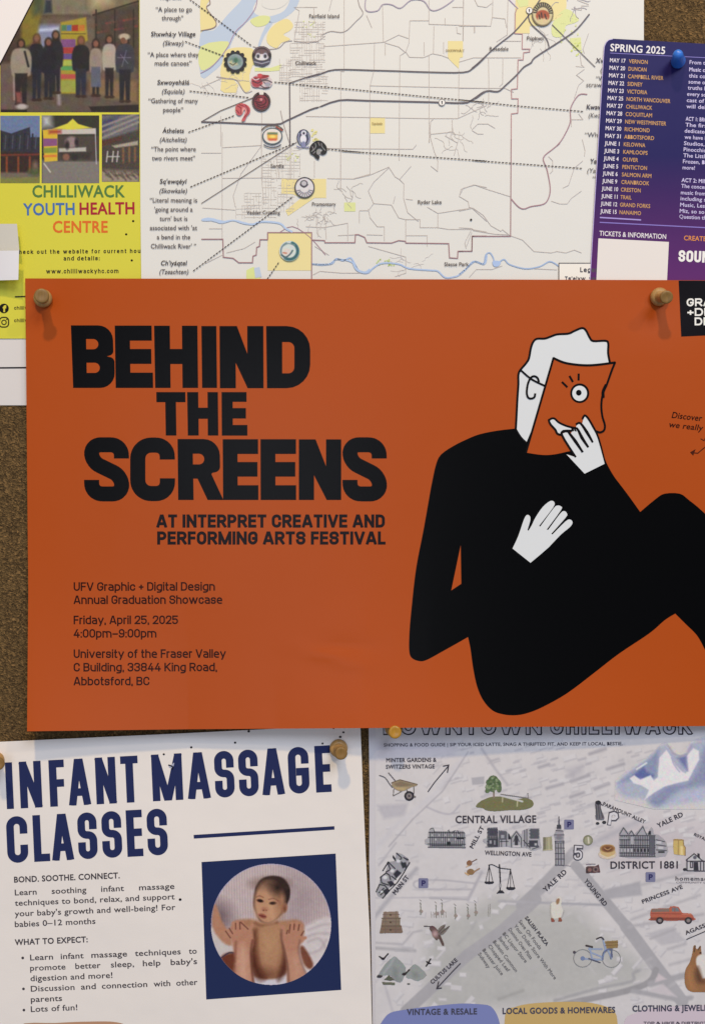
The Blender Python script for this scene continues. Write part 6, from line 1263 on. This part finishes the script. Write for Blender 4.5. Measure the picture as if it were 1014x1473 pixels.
def f(R):
    R.poly(smooth(E5(80, 415, 150, 300, 230, 230, 270, 250, 340, 330, 320, 420, 290, 465, 230, 440, 200, 400, 130, 400), 2, True), (138, 142, 142), 1.4); R.poly(smooth(E5(340, 415, 380, 330, 425, 298, 480, 340, 530, 400, 450, 452, 390, 430), 2, True), (140, 144, 142), 1.4)
    R.poly(E5(230, 330, 270, 350, 260, 420, 300, 440, 250, 450, 215, 400), (116, 120, 120), 3, .7, keep=True); R.poly(E5(400, 370, 440, 380, 460, 410, 410, 420), (116, 118, 118), 3, .7, keep=True); R.line(E5(235, 235, 200, 300, 140, 380), 1.8, (168, 170, 170), 2, .8, keep=True)
    R.poly(E5(140, 440, 185, 400, 235, 440, 200, 450), (84, 86, 74), .9); R.poly(E5(120, 460, 240, 465, 240, 488, 135, 485), (96, 96, 82), 1); R.ell(E5(100, 410), 4, 2, (54, 50, 50), .9); R.ell(E5(365, 478), 2.4, 1.2, (90, 88, 84), .8)
    for p in ((100, 228, 135, 252, 178, 203), (310, 390, 330, 390, 370, 350), (525, 315, 545, 285, 565, 250), (530, 275, 545, 288, 565, 292)): R.line(E5(*p), 2, (44, 38, 40), .7)
    R.ell(E5(132, 248), 2.6, 1.6, (40, 34, 38), .7); R.ell(E5(325, 388), 2.6, 2, (40, 34, 38), .7)
pic('painted_hills', 'grey painted hills with four black birds', 542, 1370, 622, 1418, f)
def f(R):
    R.poly(smooth(Dd(700, 322, 705, 270, 800, 268, 812, 255, 860, 258, 880, 292, 930, 295, 948, 320, 945, 335, 700, 335), 2, True), (166, 92, 74), .9); R.poly(Dd(706, 270, 806, 268, 806, 285, 706, 288), (122, 104, 96), .8); R.poly(Dd(822, 262, 855, 262, 866, 284, 822, 284), (110, 112, 116), .7); R.line(Dd(838, 260, 838, 285), .8, (140, 76, 62), .6)
    R.poly(Dd(700, 318, 945, 320, 945, 334, 700, 334), (128, 68, 58), .8); R.line(Dd(705, 296, 880, 298), .8, (118, 62, 52), .6); R.line(Dd(880, 300, 930, 300), 1, (190, 120, 100), .7)
    for x, y in ((752, 336), (916, 336)): R.ell(Dd(x, y), 5.2, 5, (48, 44, 48), .7); R.ell(Dd(x, y), 2.8, 2.6, (130, 122, 120), .7)
pic('drawn_truck', 'old red pickup truck', 932, 1302, 1000, 1331, f)
def f(R):
    for cx_, cy_ in ((310, 553), (475, 555)): R.line(circle(*Dd(cx_, cy_)[0], 13, 12.6, 32)+[Dd(cx_+52, cy_)[0]], 1.0, (120, 120, 122), .7, .9)
    bl = (140, 152, 178)
    for p in ((310, 555, 400, 560), (350, 490, 365, 560, 420, 560), (425, 440, 440, 500, 420, 560), (440, 470, 475, 555), (360, 520, 420, 545), (345, 500, 420, 500)): R.line(Dd(*p), 2.2, bl, .8)
    R.line(Dd(345, 555, 410, 578), 1.6, (70, 72, 88), .7); R.line(Dd(330, 480, 365, 488), 2.6, (60, 52, 54), .7); R.line(smooth(Dd(390, 442, 415, 432, 430, 445), 3), 2, (60, 54, 56), .7); R.poly(Dd(438, 455, 512, 450, 512, 492, 448, 498), (136, 112, 76), .8)
    for y in (465, 480): R.line(Dd(440, y, 512, y-4), .8, (104, 82, 56), .6)
    R.ell(Dd(310, 553), 3, 3, (110, 122, 156), .8); R.ell(Dd(262, 518), 2, 2, (70, 66, 72), .7); R.line(smooth(Dd(425, 560, 430, 520, 470, 500, 480, 545), 3), 1.6, (86, 92, 124), .8); R.line(Dd(478, 500, 470, 555), 1.6, (90, 96, 120), .7)
pic('drawn_bicycle', 'pale blue bicycle with a wicker basket', 821, 1344, 894, 1394, f)
def f(R):
    R.poly(smooth(Dd(940, 520, 945, 485, 955, 478, 962, 500, 975, 495, 985, 482, 990, 510, 992, 545, 970, 560, 985, 600, 1000, 660, 1060, 690, 1060, 740, 960, 748, 915, 735, 895, 690, 900, 620, 925, 575), 3, True), (138, 98, 66), .9)
    R.poly(smooth(Dd(965, 545, 1000, 530, 1040, 560, 1040, 640, 1000, 670, 985, 640, 962, 590), 3, True), (212, 206, 202), 1.2); R.poly(smooth(Dd(955, 620, 975, 600, 1000, 670, 1030, 690, 980, 700, 955, 670), 3, True), (92, 62, 46), 3, .8, keep=True); R.poly(smooth(Dd(905, 640, 930, 600, 940, 680, 960, 730, 920, 725), 3, True), (164, 116, 78), 4, .7, keep=True)
    R.line(Dd(955, 482, 950, 515), 1.4, (70, 50, 42), .7); R.line(Dd(984, 485, 972, 505), 1.4, (80, 58, 48), .7); R.ell(Dd(985, 522), 1.4, 1.2, (50, 38, 36), .6)
pic('drawn_fox', 'brown fox seated at the right edge', 981, 1356, 1024, 1430, f)

# ------------------------------------------------------------------ pins through the papers
pin('wooden push pin at the top left corner of the orange poster', (62.5, 429.5), 9, (60.5, 425.5), 50, hd=1.12)
pin('wooden push pin at the top right of the orange poster beside its black label', (946.5, 426.8), 9, (958.5, 427.5), 49)
pin('wooden push pin through the upper right corner of the infant massage flyer', (486.6, 1075.5), 6, (490.6, 1084), 44)
pin('wooden push pin just below the orange poster holding the downtown map', (566, 1046), 4, (568, 1053.5), 44, WOOD, BRASS)
pin('wooden push pin half cut off by the left edge of the photo', (-7, 1094), 6, (-2, 1099), 42)
